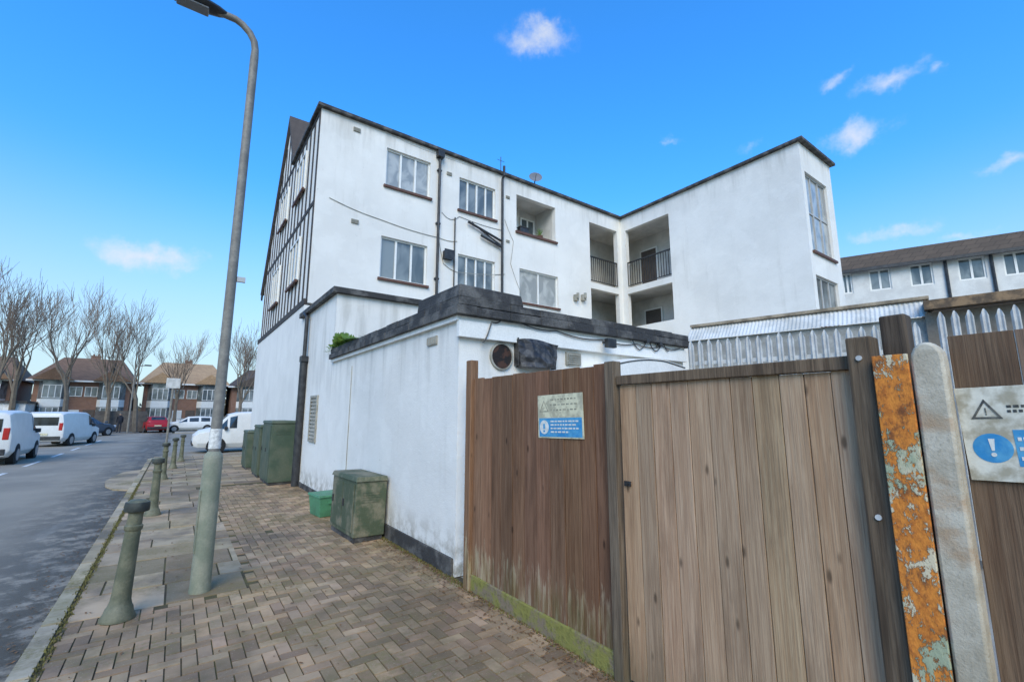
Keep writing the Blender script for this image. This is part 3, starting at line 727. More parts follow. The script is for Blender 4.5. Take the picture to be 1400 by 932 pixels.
mb=MB();signbox(mb,2.318,ys,zs,0,WD,0,HT,.005);mb.build('sign_board',SIGNW,S2,bev=.001)
uc,vc=U(1354,613);ur=(U(1382,613)[0]-U(1326,613)[0])/2;vr=(U(1354,633)[1]-U(1354,594)[1])/2;r_=(ur+vr)/2
ut,vt=U(1346,563)
mb=MB();tri(mb,2.3128,ys,zs,ut,vt+.003,.046,.013,.0012,1.0)
signbox(mb,2.3128,ys,zs,ut-.002,ut+.002,vt-.012,vt+.006,.001);signbox(mb,2.3128,ys,zs,ut-.002,ut+.002,vt+.009,vt+.013,.001)
mb.build('black_triangle',SBK,S2)
ul,vl=U(1366,560)
for r in range(2):
    u=ul+.016;mb=MB();v=vl+r*.016-.012
    while u<.36:
        w_=random.uniform(.006,.014);signbox(mb,2.3128,ys,zs,u,u+w_,v,v+.009,.001);u+=w_+.005
    mb.build('black_lettering',SBK,S2)
mb=MB();disc(mb,2.3128,ys,zs,uc,vc,r_,.001);mb.build('blue_circle',SBL,S2)
ub=uc+r_+.006
mb=MB();signbox(mb,2.3128,ys,zs,ub,.39,vc-r_*1.25,min(vc+r_*1.2,HT-.008),.001);mb.build('blue_panel',SBL,S2)
mb=MB();u=uc;k=r_/.056
mb.prism([(ys-u-.009*k,zs-vc+.036*k),(ys-u+.009*k,zs-vc+.036*k),(ys-u+.004*k,zs-vc-.01*k),(ys-u-.004*k,zs-vc-.01*k)],'X',2.3105,2.3115);disc(mb,2.3115,ys,zs,u,vc+.025*k,.008*k,.001,14)
mb.build('exclamation_mark',SWH,S2)
for q_ in (-.75,-.1,.55):
    u=ub+.008;mb=MB()
    while u<.37:
        w_=random.uniform(.006,.013);signbox(mb,2.3115,ys,zs,u,u+w_,vc+q_*r_,vc+q_*r_+.012,.001);u+=w_+.004
    mb.build('white_lettering',SWH,S2)
S2.rotation_euler=(radians(-1.8),0,0)
# ---------- palisade fences, shed roof behind
def palisade(A,Bp,zt,label,bot=.1,pitch=.115):
    A=Vector(A);Bp=Vector(Bp);L=(Bp-A).length;d=(Bp-A)/L
    T=thing('palisade_fence',label,'fence',(A.x,A.y,0),atan2(d.y,d.x),'galvanised palisade fences behind the gate')
    m=MB();u=0
    while u<L:
        z=zt+random.uniform(-.015,.015)
        prof=[(-.035,.012),(-.02,-.012),(-.006,.004),(.006,.004),(.02,-.012),(.035,.012)]
        for (a,b) in zip(prof,prof[1:]):
            def top(x): return z-abs(x)*2.6
            m.hexa([(u+a[0],a[1],bot),(u+b[0],b[1],bot),(u+b[0],b[1]+.003,bot),(u+a[0],a[1]+.003,bot)],[(u+a[0],a[1],top(a[0])),(u+b[0],b[1],top(b[0])),(u+b[0],b[1]+.003,top(b[0])),(u+a[0],a[1]+.003,top(a[0]))])
        u+=pitch
    m.build('pales',GALV,T,local=True)
    for z in (.5,zt-.35):
        m=MB();m.box(0,L,.02,.06,z,z+.05);m.build('rail',GALV,T,local=True)
palisade(G(944,464,2.6),G(1262,436,2.6),2.6,'left galvanised palisade fence in front of the white corrugated sheeting')
palisade(G(1285,426,2.75),G(1460,408,2.75),2.75,'right galvanised palisade fence under the tan roof edge')
SH=thing('lean_to_shed','low shed with white corrugated cladding and thin pale roof edge behind the palisade fence','shed',(*G(965,443,3.1),0))
A=Vector(G(945,449,3.05));Bq=Vector(G(1270,410,3.05));d_=(Bq-A).normalized();n_=Vector((d_.y,-d_.x))
if n_.x>0: n_=-n_
A2=A+n_*.28;B2=Bq+n_*.28
mb=MB();nn=420;prev=None
for i in range(nn+1):
    t=i/nn;a=A.lerp(Bq,t);b=A2.lerp(B2,t);dz=.004*sin(i*2*pi/7)
    cur=(mb.bm.verts.new((a.x+n_.x*dz,a.y,3.05+dz)),mb.bm.verts.new((b.x+n_.x*dz,b.y,2.80+dz)))
    if prev: mb.face([prev[0],cur[0],cur[1],prev[1]])
    prev=cur
mb.build('corrugated_sheet',CORR,SH,smooth=True)
def beam(mb,A,Bq,z0,z1,w_=.12):
    d=(Bq-A).normalized();n_=Vector((-d.y,d.x))*w_
    q=[A,Bq,Bq+n_,A+n_];mb.hexa([(*p,z0) for p in q],[(*p,z1) for p in q])
mb=MB();beam(mb,A+n_*.05,Bq+n_*.05,3.06,3.10);mb.build('ridge_edge',BEAM,SH)
mb=MB();q=[A+n_*.22,Bq+n_*.22,Bq,A];mb.hexa([(*p,0) for p in q],[(*p,2.80) for p in q]);mb.build('shed_wall',mat('shed_wall_grey',(.42,.41,.37),(.26,.25,.22),5),SH)
SH2=thing('tiled_garage','low garage with rusty brown roof edge behind the right fence','garage',(*G(1300,410,3.0),0))
A=Vector(G(1262,411,2.95));Bq=Vector(G(1480,384,2.95))
d=(Bq-A).normalized();nv=Vector((-d.y,d.x))
if nv.x<0: nv=-nv
mb=MB();q=[A,Bq,Bq+nv*3,A+nv*3];mb.hexa([(*q[0],2.84),(*q[1],2.84),(*q[2],3.15),(*q[3],3.15)],[(*q[0],2.95),(*q[1],2.95),(*q[2],3.26),(*q[3],3.26)]);mb.build('roof',mat('rusty_sheet',(.30,.19,.10),(.10,.07,.045),7,con=(.4,.6)),SH2)
mb=MB();q=[A+nv*.25,Bq+nv*.25,Bq+nv*.5,A+nv*.5];mb.hexa([(*p,0) for p in q],[(*p,2.84) for p in q]);mb.build('wall',mat('garage_dark',(.22,.19,.15),(.32,.28,.23),3),SH2)
# ---------- right background flats
P0=Vector((25.3,7.7));th=atan2(-.93,.37)
FB=thing('terrace_flats','distant white flats with brown tiled mansard roof and white windows','building',(P0.x,P0.y,0),th)
nrm=Vector((sin(th),-cos(th)));dr=Vector((cos(th),sin(th)))
def onF(px,py):
    r=ray(px,py);t=P0.dot(nrm)/(r[0]*nrm.x+r[1]*nrm.y);p=Vector((r[0]*t,r[1]*t));return ((p-P0).dot(dr),H+r[2]*t)
zr=onF(1148,372)[1];zr2=onF(1390,343)[1];ztp=onF(1148,353)[1]
zr=(zr+zr2)/2
ws=[(1151,1167,380,402),(1187,1220,372,396),(1242,1278,363,389),(1307,1350,352,380),(1369,1410,345,374)]
W=[]
for (a,b,c,d) in ws:
    u0,z1=onF(a,c);u1,z0=onF(b,d-3);_,z0=onF(a,d);W.append((u0,u1,z0,z1))
while W[-1][1]<14: l=W[-1];W.append((l[1]+1.2,l[1]+2.2,l[2],l[3]))
zm=sum(w_[3] for w_ in W)/len(W);z0m=sum(w_[2] for w_ in W)/len(W)-.1
W=[(a,b,z0m,zm) for a,b,_,_ in W]
mb=MB();mb.wall('Y',0,-3,16,0,zr,W,.25);mb.box(-3,-2.8,.25,8,0,zr);mb.build('wall',mat('flats_white',(.74,.72,.66),(.62,.60,.55),2),FB,local=True)
for a,b,c,d in W: window(FB,'Y',0,a,b,c,d,2,rec=.05,sill=False,local=True,t=.065,glass=GL)
mb=MB();mb.prism([(-.3,zr),(8,zr),(8,ztp+.06),(-.05,ztp)],'X',-3.2,16);mb.build('mansard_roof',TILED,FB,local=True)
mb=MB();mb.box(-3.2,16,-.36,-.28,zr-.12,zr+.02);mb.build('gutter',BPIPE,FB,local=True)
for px in (1293,1357):
    u=onF(px,370)[0];mb=MB();mb.tube([(u,-.07,0),(u,-.07,zr-.1)],.06,6);mb.build('downpipe',BPIPE,FB,local=True)
# ---------- cabinets
def cabinet(label,x0,x1,y0,y1,h,m,grp='green utility cabinets along the street wall'):
    T=thing('utility_cabinet',label,'utility cabinet',((x0+x1)/2,(y0+y1)/2,0),group=grp)
    a=(x1-x0)/2;b=(y1-y0)/2
    mb=MB();mb.box(-a,a,-b,b,.06,h-.06);mb.build('body',m,T,local=True,bev=.012)
    mb=MB();mb.box(-a-.02,a+.012,-b-.025,b+.025,h-.06,h,ins=.02);mb.build('lid',m,T,local=True,bev=.008)
    mb=MB();mb.box(-a+.02,a-.02,-b+.02,b-.02,-.01,.06);mb.build('plinth',BLK,T,local=True)
    n=2 if y1-y0>.9 else 1
    for i in range(n):
        w_=(2*b-.08)/n
        mb=MB();mb.box(-a-.012,-a-.0005,-b+.04+i*w_+.01,-b+.04+(i+1)*w_-.01,.12,h-.1);d=mb.build('door',m,T,local=True,bev=.004)
        mb=MB();mb.box(-a-.025,-a-.012,-b+.04+(i+.85)*w_-.02,-b+.04+(i+.85)*w_+.02,h*.5,h*.5+.09);mb.build('handle',BPIPE,d,local=True)
    mb=MB()
    for k in range(5): mb.box(-a*.6,a*.6,-b-.006,-b+.001,h-.2-k*.03,h-.193-k*.03)
    mb.build('side_vent',m,T,local=True)
    return T
cn1=cabinet('squat weathered green utility cabinet leaning by the outbuilding wall',1.90,2.31,6.0,6.95,.80,GCAB2)
cn1.rotation_euler=(0,radians(1.5),radians(2))
cabinet('tall dark green utility cabinet beside the black downpipe',1.80,2.32,11.85,13.15,1.45,GCAB)
cabinet('middle green utility cabinet behind the tallest one',1.78,2.3,13.45,14.5,1.32,GCAB)
cabinet('farthest and smallest green utility cabinet near the building corner',1.75,2.25,15.6,16.6,1.12,GCAB)
T=thing('recycling_box','green plastic recycling box standing between squat cabinet and downpipe','box',(2.1,8.0,0),radians(6))
mb=MB();b=[(-.17,-.22,0),(.17,-.22,0),(.17,.22,0),(-.17,.22,0)];t=[(-.2,-.25,.3),(.2,-.25,.3),(.2,.25,.3),(-.2,.25,.3)];mb.hexa(b,t);mb.build('tub',GBOX,T,local=True,bev=.012)
mb=MB();mb.box(-.215,.215,-.265,.265,.301,.335,ins=.01);mb.build('lid',GBOX,T,local=True,bev=.006)
mb=MB();mb.box(-.06,.06,-.262,-.236,.2,.23);mb.build('handle',GBOX,T,local=True)
# ---------- lamp post
lx,ly=G(273,808)
L=thing('lamp_post','tall grey green tapering street lamp with curved arm over the kerb','street lamp',(lx,ly,0))
mb=MB();mb.lathe([(.088,-.02),(.088,.03),(.083,.06),(.079,1.18),(.074,1.22),(.052,1.25)],n=20);base=mb.build('base_column',LAMPG,L,local=True,smooth=True)
mb=MB();mb.box(-.084,-.072,-.042,.042,.35,.9);mb.build('access_door',LAMPG,base,local=True)
mb=MB();zt=5.6
P=[(0,0,1.25),(0,0,3),(0,0,zt-.1)]+[( -.28+.28*cos(a),0,zt+.28*sin(a)) for a in [radians(k) for k in (0,20,40,60,75)]]+[(-.38,0,zt+.27)]
mb.tube(P,[.048,.045,.041]+[.036]*6,14);mb.build('shaft',LAMPU,L,local=True,smooth=True)
mb=MB()
rings=[(-.28,.03,.03),(-.36,.07,.05),(-.55,.115,.065),(-.75,.105,.05),(-.82,.04,.02)]
R=[]
for (x,wd,hh) in rings:
    R.append([mb.bm.verts.new((x,wd*cos(2*pi*k/12),zt+.27+(hh*sin(2*pi*k/12) if k<=6 else hh*.7*sin(2*pi*k/12)))) for k in range(12)])
for a,b in zip(R,R[1:]):
    for k in range(12): mb.face([a[k],a[(k+1)%12],b[(k+1)%12],b[k]])
mb.face(R[0]);mb.face(R[-1])
hd=mb.build('lantern',BPIPE,L,local=True,smooth=True)
mb=MB();mb.box(-.73,-.45,-.07,.07,zt+.205,zt+.225);mb.build('lens',mat('lamp_lens',(.2,.205,.21),rough=.3),hd,local=True,bev=.01)
def ring(z0,z1,r,m,name):
    mb=MB();mb.cyl((0,0,z0),(0,0,z1),r,n=18);mb.build(name,m,L,local=True,smooth=True)
zz=lambda py:PY(ly,288,py)[1]
ring(zz(628),zz(620),.0525,TLR,'red_band');ring(zz(613),zz(586),.0522,STK,'number_label')
mb=MB();z=zz(377);mb.box(.045,.12,-.02,.02,z-.02,z+.03);mb.build('small_bracket',GALV,L,local=True)
# ---------- bollards
def bollard():
    T=thing('bollard','nearest green cast iron bollard at the kerb','bollard',(0,0,0),group='cast iron bollards along the kerb')
    mb=MB();mb.lathe([(.115,0),(.115,.02),(.098,.05),(.088,.09),(.08,.10),(.068,.14),(.064,.2),(.053,.60),(.052,.66),(.061,.67),(.063,.70),(.052,.71),(.050,.78),(.052,.80),(.075,.815),(.08,.83),(.079,.88),(.055,.90),(.02,.905)],n=20)
    mb.build('shaft',BOL,T,local=True,smooth=True)
    mb=MB();mb.lathe([(.081,.812),(.086,.82),(.086,.86),(.082,.885)],n=20);mb.build('cap_band',BOLD,T,local=True,smooth=True)
    return T
b0=bollard();p=G(160,846);b0.location=(p[0],p[1],0);b0.rotation_euler=(radians(-1),radians(2.5),0)
for (px,py,lb) in [(208,704,'second green bollard from the viewer, beyond the lamp post'),(222,655,'third bollard, partly hidden by the second'),(247,630,'fourth bollard, near the corner of the pavement'),(236,640,'farthest bollard beside the slim sign pole')]:
    p=G(px,py);dup(b0,(max(p[0],-.3),p[1],0),0,lb)
T=thing('sign_pole','slim grey pole with small plate sign near the pavement corner','sign',(-.2,19.9,0))
mb=MB();mb.cyl((0,0,0),(0,0,2.75),.035,n=10);mb.build('pole',LAMPU,T,local=True)
mb=MB();mb.box(-.2,.2,-.05,-.035,2.5,2.85);mb.build('plate',GALV,T,local=True,bev=.004)
# ---------- vehicles
def vehicle(label,loc,rz,body,kind='van',group=None,name='parked_car',cat='car'):
    T=thing(name,label,cat,loc,rz,group)
    if kind=='van':
        Lh,w_,st=2.2,.91,[(-2.2,.35,.95,1.62,.84,.70),(-2.17,.3,1.0,1.74,.89,.76),(-1.9,.25,1.02,1.82,.91,.79),(-.6,.22,1.02,1.84,.91,.80),(.55,.22,1.0,1.80,.91,.78),(.9,.22,1.0,1.70,.91,.76),(1.45,.22,.98,1.12,.91,.72),(2.0,.25,.88,.98,.87,.66),(2.2,.32,.7,.78,.78,.6)]
        glass_side=[4,5];wind=5;rear=0
    else:
        Lh,w_,st=2.1,.88,[(-2.1,.35,.85,.95,.78,.62),(-2.02,.28,.92,1.15,.86,.66),(-1.65,.24,.93,1.46,.87,.62),(-.7,.22,.93,1.50,.88,.62),(.25,.22,.92,1.46,.88,.62),(.98,.22,.92,1.03,.88,.70),(1.75,.24,.85,.90,.86,.68),(2.1,.32,.62,.70,.74,.55)]
        glass_side=[2,3,4];wind=4;rear=1
    mb=MB();R=[]
    for (y,zb,bl,zt,hw,tw) in st:
        pts=[(hw*.86,zb),(hw,zb+.2),(hw*.985,bl),(tw,zt-.07),(tw-.13,zt)]
        pts=pts+[(-a,b) for a,b in pts[::-1]]
        R.append([Vector((a,y,b)) for a,b in pts])
    V=[[mb.bm.verts.new(p) for p in r] for r in R]
    for a,b in zip(V,V[1:]):
        for k in range(10): mb.face([a[k],a[(k+1)%10],b[(k+1)%10],b[k]])
    mb.face(V[0][::-1]);mb.face(V[-1])
    mb.build('body',body,T,local=True,smooth=True,bev=.02)
    def patch(i,j,mg=.1,off=.014,mt=.12):
        a,b,c,d=R[i][j],R[i+1][j],R[i+1][j+1],R[i][j+1]
        def bil(u,v): return (a*(1-u)+b*u)*(1-v)+(d*(1-u)+c*u)*v
        q=[bil(mg,mt),bil(1-mg,mt),bil(1-mg,1-mt),bil(mg,1-mt)]
        n_=(q[1]-q[0]).cross(q[3]-q[0]).normalized()
        cen=sum(q,Vector())/4
        if n_.dot(cen-Vector((0,cen.y*.6,.8)))<0:n_=-n_
        m_=MB();m_.hexa([p-n_*.01 for p in q],[p+n_*off for p in q]);return m_
    for i in glass_side:
        patch(i,2).build('side_window',CGL,T,local=True);patch(i,6).build('side_window',CGL,T,local=True)
    patch(wind,4,.06,.014,.0).build('windscreen',CGL,T,local=True)
    m_=MB()
    if kind=='van': m_.box(-.62,.62,-2.215,-2.17,1.12,1.55)
    else: m_=patch(rear,4,.08,.014,.0)
    m_.build('rear_window',CGL,T,local=True)
    for sx in (-1,1):
        x=sx*.74
        m_=MB();m_.box(x-.08,x+.08,-Lh-.012,-Lh+.1,.85,1.25 if kind=='van' else 1.0) ;m_.build('tail_light',TLR,T,local=True,bev=.02)
        m_=MB();m_.box(sx*.66-.13,sx*.66+.13,Lh-.2,Lh-.02,.66,.82);m_.build('headlight',HLW,T,local=True,bev=.03)
        for y in (-1.35,1.32):
            m_=MB();m_.cyl((sx*(w_-.2),y,.32),(sx*(w_+.005),y,.32),.37,n=20);m_.build('wheel_arch',TYRE,T,local=True)
            m_=MB();m_.cyl((sx*(w_-.18),y,.31),(sx*(w_+.02),y,.31),.31,n=20);wl=m_.build('wheel',TYRE,T,local=True,bev=.02)
            m_=MB();m_.cyl((sx*(w_+.02),y,.31),(sx*(w_+.032),y,.31),.20,n=14);m_.build('rim',RIM,wl,local=True)
        m_=MB();m_.box(sx*.93-.09,sx*.93+.09,.95,1.07,1.0,1.16);m_.build('wing_mirror',body if kind!='van' else BPIPE,T,local=True,bev=.02)
    m_=MB();m_.box(-.78,.78,-Lh-.03,-Lh+.06,.35,.55);m_.build('bumper',BPIPE,T,local=True,bev=.02)
    m_=MB();m_.box(-.74,.74,Lh-.06,Lh+.02,.34,.52);m_.build('bumper',BPIPE,T,local=True,bev=.02)
    m_=MB();m_.box(-.26,.26,-Lh-.036,-Lh-.03,.6,.71);m_.build('number_plate',SIGNY,T,local=True)
    return T
vehicle('small white van emerging sideways past the building corner',(2.85,25.2,-.1),radians(90),CWH,'van',name='small_van',cat='van')
vehicle('silver white van parked at the left edge of the picture',(-5.3,24.7,-.1),0,CWH,'van',group='vehicles parked on the left of the road',name='small_van',cat='van')
vehicle('white van parked ahead of the leftmost van',(-5.1,36.2,-.1),radians(-14),CWH,'van',group='vehicles parked on the left of the road',name='small_van',cat='van')
def far(px,Y): return (PY(Y,px,560)[0],Y,0)
vehicle('dark blue car parked beyond the white vans',(*far(116,49)[:2],-.1),radians(-40),CBLU,'car')
vehicle('silver car on the drive of the brown roofed house',(*far(70,57)[:2],-.1),radians(90),CSIL,'car')
vehicle('red car parked in front of the orange roofed house',(*far(213,56)[:2],-.1),radians(10),RED,'car')
vehicle('white car parked right of the red car',(*far(262,56)[:2],-.1),radians(95),CWH,'car')
# ---------- houses across the junction
def house(label,px0,px1,Y,zew,zrt,roofm,front=BRICK,depth=8):
    x0=PY(Y,px0,550)[0];x1=PY(Y,px1,550)[0];w_=x1-x0
    T=thing('brick_house',label,'house',((x0+x1)/2,Y,0))
    mb=MB();mb.box(x0,x1,Y,Y+depth,0,zew);mb.build('wall',front,T)
    o=.5;a=x0-o;b=x1+o;c=Y-o;d=Y+depth+o;h=min((d-c)/2,(b-a)/2*.6);cy=(c+d)/2
    mb=MB();E=[(a,c,zew),(b,c,zew),(b,d,zew),(a,d,zew)];r0=(a+h*.7,cy,zrt);r1=(b-h*.7,cy,zrt)
    mb.face([E[0],E[1],r1,r0]);mb.face([E[1],E[2],r1]);mb.face([E[2],E[3],r0,r1]);mb.face([E[3],E[0],r0]);mb.face(E[::-1])
    rf=mb.build('roof',roofm,T)
    mb=MB();mb.box(a,b,c-.08,c,zew-.14,zew+.02);mb.build('gutter',FR,T)
    mb=MB();cx=x0+w_*.5;mb.box(cx-.4,cx+.4,cy+.7,cy+1.2,zrt-1.2,zrt+.35);mb.box(cx-.45,cx+.45,cy+.65,cy+1.25,zrt+.35,zrt+.42)
    for k in(-.2,.2): mb.cyl((cx+k,cy+.95,zrt+.42),(cx+k,cy+.95,zrt+.6),.09,n=8)
    mb.build('chimney',BRICK,rf)
    for f in (.2,.8):
        bxx=x0+w_*f;bw=min(1.6,w_*.15)
        for z0,z1 in ((0,.95),(2.35,3.1)):
            mb=MB();mb.prism([(bxx-bw,Y),(bxx+bw,Y),(bxx+bw*.65,Y-.8),(bxx-bw*.65,Y-.8)],'Z',z0,z1);mb.build('bay',front if z0==0 else FR,T)
        mb=MB();mb.prism([(bxx-bw,Y),(bxx+bw,Y),(bxx+bw*.65,Y-.72),(bxx-bw*.65,Y-.72)],'Z',.95,2.35);mb.prism([(bxx-bw,Y),(bxx+bw,Y),(bxx+bw*.65,Y-.72),(bxx-bw*.65,Y-.72)],'Z',3.1,zew-.1);mb.build('bay_glazing',GL,T)
        for z0,z1 in ((1.0,2.3),(3.2,4.5)):
            window(T,'Y',Y-.8,bxx-bw*.62,bxx+bw*.62,z0,z1,3,rec=-.02,sill=False)
        gp=[(bxx-bw-.4,zew),(bxx+bw+.4,zew),(bxx,zew+1.2)]
        mb=MB();mb.hexa([(p[0],Y-1.1,p[1]) for p in gp],[(p[0],Y+2.2,p[1]) for p in gp]);mb.build('bay_gable',roofm,rf)
    for f in (.42,.58):
        u=x0+w_*f;window(T,'Y',Y,u-.5,u+.5,3.4,4.4,2,rec=-.07,sill=False)
        mb=MB();mb.box(u-.45,u+.45,Y-.05,Y-.004,0,2.05);mb.build('door',CWH if f<.5 else DOORM,T)
    return T
house('semi detached brick house with brown hipped roof across the junction',42,176,64,5.0,7.7,TILEB)
house('semi detached house with sunlit orange tiled roof across the junction',194,306,66,5.1,7.9,TILEO)
house('brick house at the far left edge behind the cars',-110,12,66,5.0,7.6,TILEB)
house('brick house half hidden beyond the white building corner',316,440,64,4.9,7.3,TILE)
g=thing('garage','white fronted garage beside the brown roofed house','garage',(PY(60,15,560)[0],60,0))
x0=PY(60,-5,560)[0];x1=PY(60,34,560)[0]
mb=MB();mb.box(x0,x1,60,64,0,2.6);mb.build('wall',mat('garage_white',(.75,.74,.70)),g)
mb=MB();mb.box(x0-.1,x1+.1,59.85,64.1,2.6,2.8);mb.build('roof',BLK,g)
mb=MB();mb.box(x0+.4,x1-.4,59.95,59.995,0,2.2);mb.build('door',FR,g)
p0=PY(55.5,128,575)[0];p1=PY(55.5,200,575)[0]
mb=MB();mb.box(p0,p1,55.5,55.7,0,1.9);tag(mb.build('garden_wall',mat('dark_wall',(.07,.062,.055),(.12,.105,.09),2)),'dark garden wall in front of the far houses','wall')
PW=mat('pale_wall',(.62,.60,.54),(.48,.46,.41),2)
p0=PY(57.5,226,575)[0];p1=PY(57.5,420,575)[0]
mb=MB();mb.box(p0,p1,58.5,58.7,0,1.2);tag(mb.build('garden_wall',PW),'low pale garden wall right of the red car','wall')
p0=PY(57.5,-60,575)[0];p1=PY(57.5,58,575)[0]
mb=MB();mb.box(p0,p1,58.5,58.7,0,1.0);tag(mb.build('garden_wall',PW),'low pale garden wall behind the white vans at far left','wall')
mb=MB()
for i in range(5200):
    x=random.uniform(-70,45);y=random.uniform(78,84);z=abs(random.gauss(0,1))*2.0+.2+1.2*sin(x*.23)
    s=random.uniform(.2,.6);a=random.uniform(0,pi);b=random.uniform(-.6,.6)
    mb.shade(.6,1.3);mb.face([(x-s*cos(a),y-s*sin(a),z-s*.5),(x+s*cos(a),y+s*sin(a),z-s*.4+b*s),(x+random.uniform(-s,s),y,z+s*.8)])
tag(mb.build('far_shrubs',HEDGE),'dark band of far shrubs behind the houses','shrubs',kind='stuff')
# ---------- bare trees
def bare_tree(seed,h=10.):
    rnd=random.Random(seed);tm=MB();cm=MB()
    def grow(p,d,l,r,lev):
        pts=[p];rs=[r];q=p.copy();dd=d.copy();n_=3
        for i in range(n_):
            dd=(dd+Vector((rnd.uniform(-1,1),rnd.uniform(-1,1),rnd.uniform(-.4,.8)))*.15).normalized()
            q=q+dd*(l/n_);pts.append(q.copy());rs.append(r*(1-.45*(i+1)/n_))
        (tm if lev<3 else cm).tube(pts,rs,6 if lev<2 else (4 if lev<3 else 3),caps=False)
        if lev>=5: return
        k=[5,4,4,3,2][lev]
        for i in range(k):
            t=rnd.uniform(.3,1.0) if i<k-1 else 1.0
            if lev==0: t=rnd.uniform(.6,1)
            j=min(int(t*n_),n_-1);f=t*n_-j;bp=pts[j].lerp(pts[j+1],f)
            a=rnd.uniform(0,2*pi);sp=rnd.uniform(.22,.6)*(1 if i<k-1 else .4)
            side=Vector((cos(a),sin(a),0));nd=(dd*cos(sp)+side*sin(sp)*1.0+Vector((0,0,.20))).normalized()
            grow(bp,nd,l*rnd.uniform(.58,.8),max(rs[min(j+1,n_)]*.60,.013),lev+1)
    grow(Vector((0,0,0)),Vector((0,0,1)),h*.34,h*.017,0)
    return tm,cm
def tree(seed,h,label,loc):
    tm,cm=bare_tree(seed,h)
    T=thing('bare_tree',label,'tree',loc,group='bare winter trees across the junction')
    tm.build('trunk',BARK,T,local=True,smooth=True);cm.build('crown',TWIG,T,local=True)
    return T
t1=tree(3,15,'tall bare tree rising above the brown roofed house',(*far(92,57)[:2],0))
t2=tree(11,13.5,'bare tree left of the lamp post in front of the houses',(*far(148,55)[:2],0))
t3=tree(23,12,'bare tree just right of the lamp post',(*far(326,50)[:2],0))
for i,(src,px,Y,s,lb) in enumerate([(t1,188,54,.85,'bare tree standing in front of the orange roofed house'),(t2,240,57,.8,'slender bare tree between lamp post and orange roofed house'),(t3,22,60,1.35,'bare tree beside the garage at far left'),(t2,-14,52,1.1,'large bare tree cut by the left edge of the picture'),(t2,345,70,.9,'bare tree touching the white building corner')]):
    dup(src,(*far(px,Y)[:2],0),i*1.3+.5,lb,s)
T=thing('lamp_post','distant thin street lamp among the bare trees','street lamp',(*far(178,53)[:2],0))
mb=MB();mb.tube([(0,0,0),(0,0,5.6),(.1,0,5.9),(.7,0,6.0)],[.08,.05,.04,.04],8);mb.build('shaft',LAMPU,T,local=True);mb=MB();mb.box(.6,1.1,-.1,.1,5.95,6.07);mb.build('lantern',BPIPE,T,local=True,bev=.02)
# ---------- person
T=thing('person','person in dark coat standing by the dark garden wall','person',(*far(166,53.0)[:2],0),radians(20))
def skinfig():
    me=bpy.data.meshes.new('body');V=[(0,0,.92),(0,0,1.15),(0,0,1.38),(0,0,1.48),(0,.01,1.58),(0,.01,1.68),(.17,0,1.36),(.22,.02,1.1),(.2,.08,.86),(-.17,0,1.36),(-.22,.02,1.1),(-.2,.06,.86),(.09,0,.86),(.1,.02,.48),(.1,-.02,.08),(.11,.12,.04),(-.09,0,.86),(-.1,-.02,.48),(-.1,-.05,.08),(-.11,.08,.04)]
    E=[(0,1),(1,2),(2,3),(3,4),(4,5),(2,6),(6,7),(7,8),(2,9),(9,10),(10,11),(0,12),(12,13),(13,14),(14,15),(0,16),(16,17),(17,18),(18,19)]
    R=[.16,.15,.15,.06,.09,.08,.07,.055,.04,.07,.055,.04,.09,.07,.05,.04,.09,.07,.05,.04]
    me.from_pydata(V,E,[]);o=bpy.data.objects.new('body',me);C.objects.link(o);o.parent=T
    md=o.modifiers.new('s','SKIN')
    for i,r in enumerate(R): me.skin_vertices[0].data[i].radius=(r,r*.8)
    me.skin_vertices[0].data[0].use_root=True
    o.modifiers.new('u','SUBSURF').levels=1;me.materials.append(COAT)
skinfig()
mb=MB();mb.lathe([(.03,1.50),(.075,1.54),(.088,1.62),(.08,1.70),(.03,1.74)],n=12);mb.build('head',SKIN,T,local=True,smooth=True)
mb=MB();mb.lathe([(.091,1.63),(.09,1.70),(.06,1.75),(.01,1.765)],n=12,cy=-.01);mb.build('hair',SBK,T,local=True,smooth=True)
# ---------- world, sun, camera
w=bpy.data.worlds.new('World');scn.world=w;w.use_nodes=True;nt=w.node_tree;bg=nt.nodes['Background']
SE,SR=radians(38),radians(217)
sky=new(nt,'ShaderNodeTexSky',{},{'sky_type':'NISHITA','sun_disc':False,'sun_elevation':SE,'sun_rotation':SR,'air_density':1.0,'dust_density':.4,'ozone_density':2.0})
gen=nt.nodes.new('ShaderNodeTexCoord').outputs['Generated']
nrmv=new(nt,'ShaderNodeVectorMath',{0:gen},{'operation':'NORMALIZE'}).outputs[0]
wn=new(nt,'ShaderNodeTexNoise',{'Vector':nrmv,'Scale':9.0,'Detail':5.0,'Roughness':.65})
wv=new(nt,'ShaderNodeVectorMath',{0:wn.outputs['Color'],1:(.5,.5,.5)},{'operation':'SUBTRACT'}).outputs[0]
wv=new(nt,'ShaderNodeVectorMath',{0:wv,'Scale':.10},{'operation':'SCALE'}).outputs[0]
dv=new(nt,'ShaderNodeVectorMath',{0:nrmv,1:wv},{'operation':'ADD'}).outputs[0]
tot=None
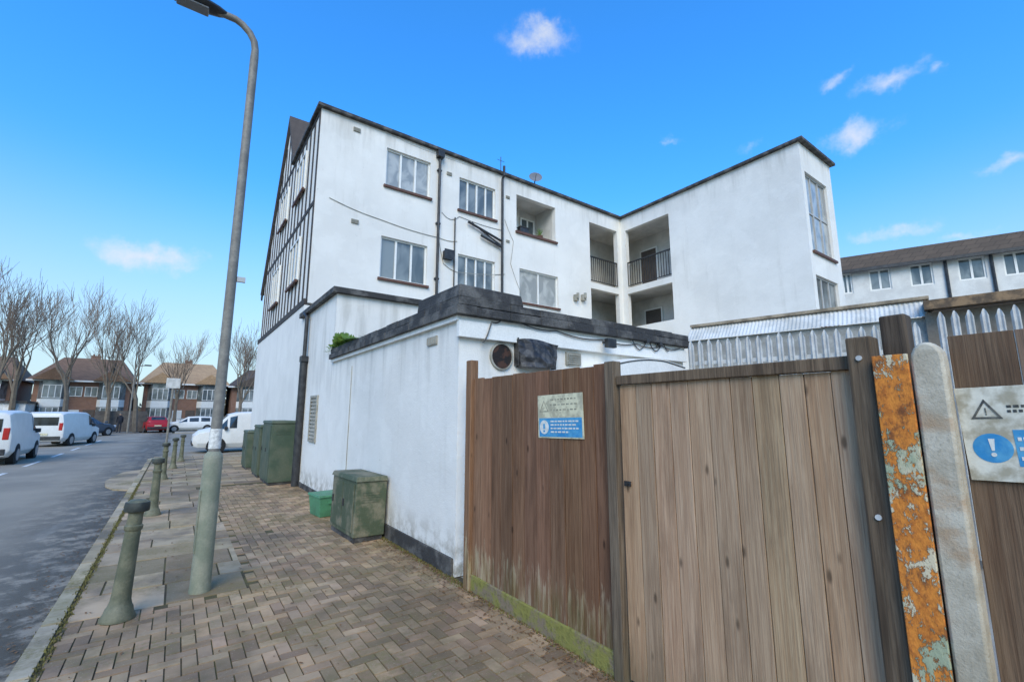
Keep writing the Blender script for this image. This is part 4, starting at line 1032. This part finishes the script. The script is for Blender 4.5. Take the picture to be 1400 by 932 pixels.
for (px,py,a,b,s) in [(732,52,66,32,.8),(745,35,40,16,.55),(1165,188,66,32,.8),(1222,108,56,24,.55),(1150,98,30,16,.5),(1278,100,20,16,.45),(205,345,90,28,.85),(915,197,22,10,.4),(1220,315,70,16,.6),(1385,225,55,20,.6),(1320,320,60,12,.5),(1030,205,30,14,.35)]:
    c=Vector(ray(px,py)).normalized();dist=Vector(ray(px,py)).length
    r=c.cross(Vector((0,0,1))).normalized();u=r.cross(c)
    A=a/dist;Bb=b/dist
    d1=new(nt,'ShaderNodeVectorMath',{0:dv,1:tuple(r/A)},{'operation':'DOT_PRODUCT'}).outputs['Value']
    d2=new(nt,'ShaderNodeVectorMath',{0:dv,1:tuple(u/Bb)},{'operation':'DOT_PRODUCT'}).outputs['Value']
    d3=new(nt,'ShaderNodeVectorMath',{0:dv,1:tuple(c)},{'operation':'DOT_PRODUCT'}).outputs['Value']
    q=mth(nt,'SQRT',mth(nt,'ADD',mth(nt,'MULTIPLY',d1,d1),mth(nt,'MULTIPLY',d2,d2)))
    mk=mth(nt,'SUBTRACT',1.0,q,True);mk=mth(nt,'MULTIPLY',mk,mth(nt,'GREATER_THAN',d3,.5));mk=mth(nt,'MULTIPLY',mk,s)
    tot=mk if tot is None else mth(nt,'MAXIMUM',tot,mk)
cn_=new(nt,'ShaderNodeTexNoise',{'Vector':nrmv,'Scale':22.0,'Detail':8.0,'Roughness':.62}).outputs['Fac']
cf=mth(nt,'ADD',tot,mth(nt,'MULTIPLY',mth(nt,'SUBTRACT',cn_,.5),1.2))
cf=mth(nt,'MULTIPLY',ss(nt,cf,.05,1.0,0,1),ss(nt,tot,.0,.35))
el=new(nt,'ShaderNodeSeparateXYZ',{0:nrmv}).outputs[2]
tint=mixc(nt,ss(nt,el,.0,.6),(1.35,2.1,2.3),(.68,2.5,4.1))
skc=mixc(nt,1.0,sky.outputs[0],tint,'MULTIPLY')
skc=mixc(nt,mth(nt,'MULTIPLY',ss(nt,el,.45,-.02),.85),skc,(6.4,7.4,8.1))
out=mixc(nt,mth(nt,'MULTIPLY',cf,.8),skc,(8.5,8.7,8.9))
nt.links.new(out,bg.inputs[0]);bg.inputs[1].default_value=.10
try:
    w.cycles.sampling_method='MANUAL';w.cycles.sample_map_resolution=256
except Exception: pass
sl=bpy.data.lights.new('sun','SUN');sl.energy=2.8;sl.angle=radians(40);sl.color=(1,.84,.57)
so=bpy.data.objects.new('sun',sl);C.objects.link(so)
sd=Vector((sin(SR)*cos(SE),cos(SR)*cos(SE),sin(SE)))
so.rotation_euler=sd.to_track_quat('Z','Y').to_euler()
cam=bpy.data.cameras.new('camera');cam.sensor_width=36;cam.lens=F/1400*36;cam.clip_start=.05;cam.clip_end=1500
co=bpy.data.objects.new('camera',cam);C.objects.link(co);co.location=(0,0,H);co.rotation_euler=(pi/2+PIT,0,-YAW);scn.camera=co
scn.view_settings.view_transform='Standard';scn.view_settings.look='None';scn.view_settings.exposure=0
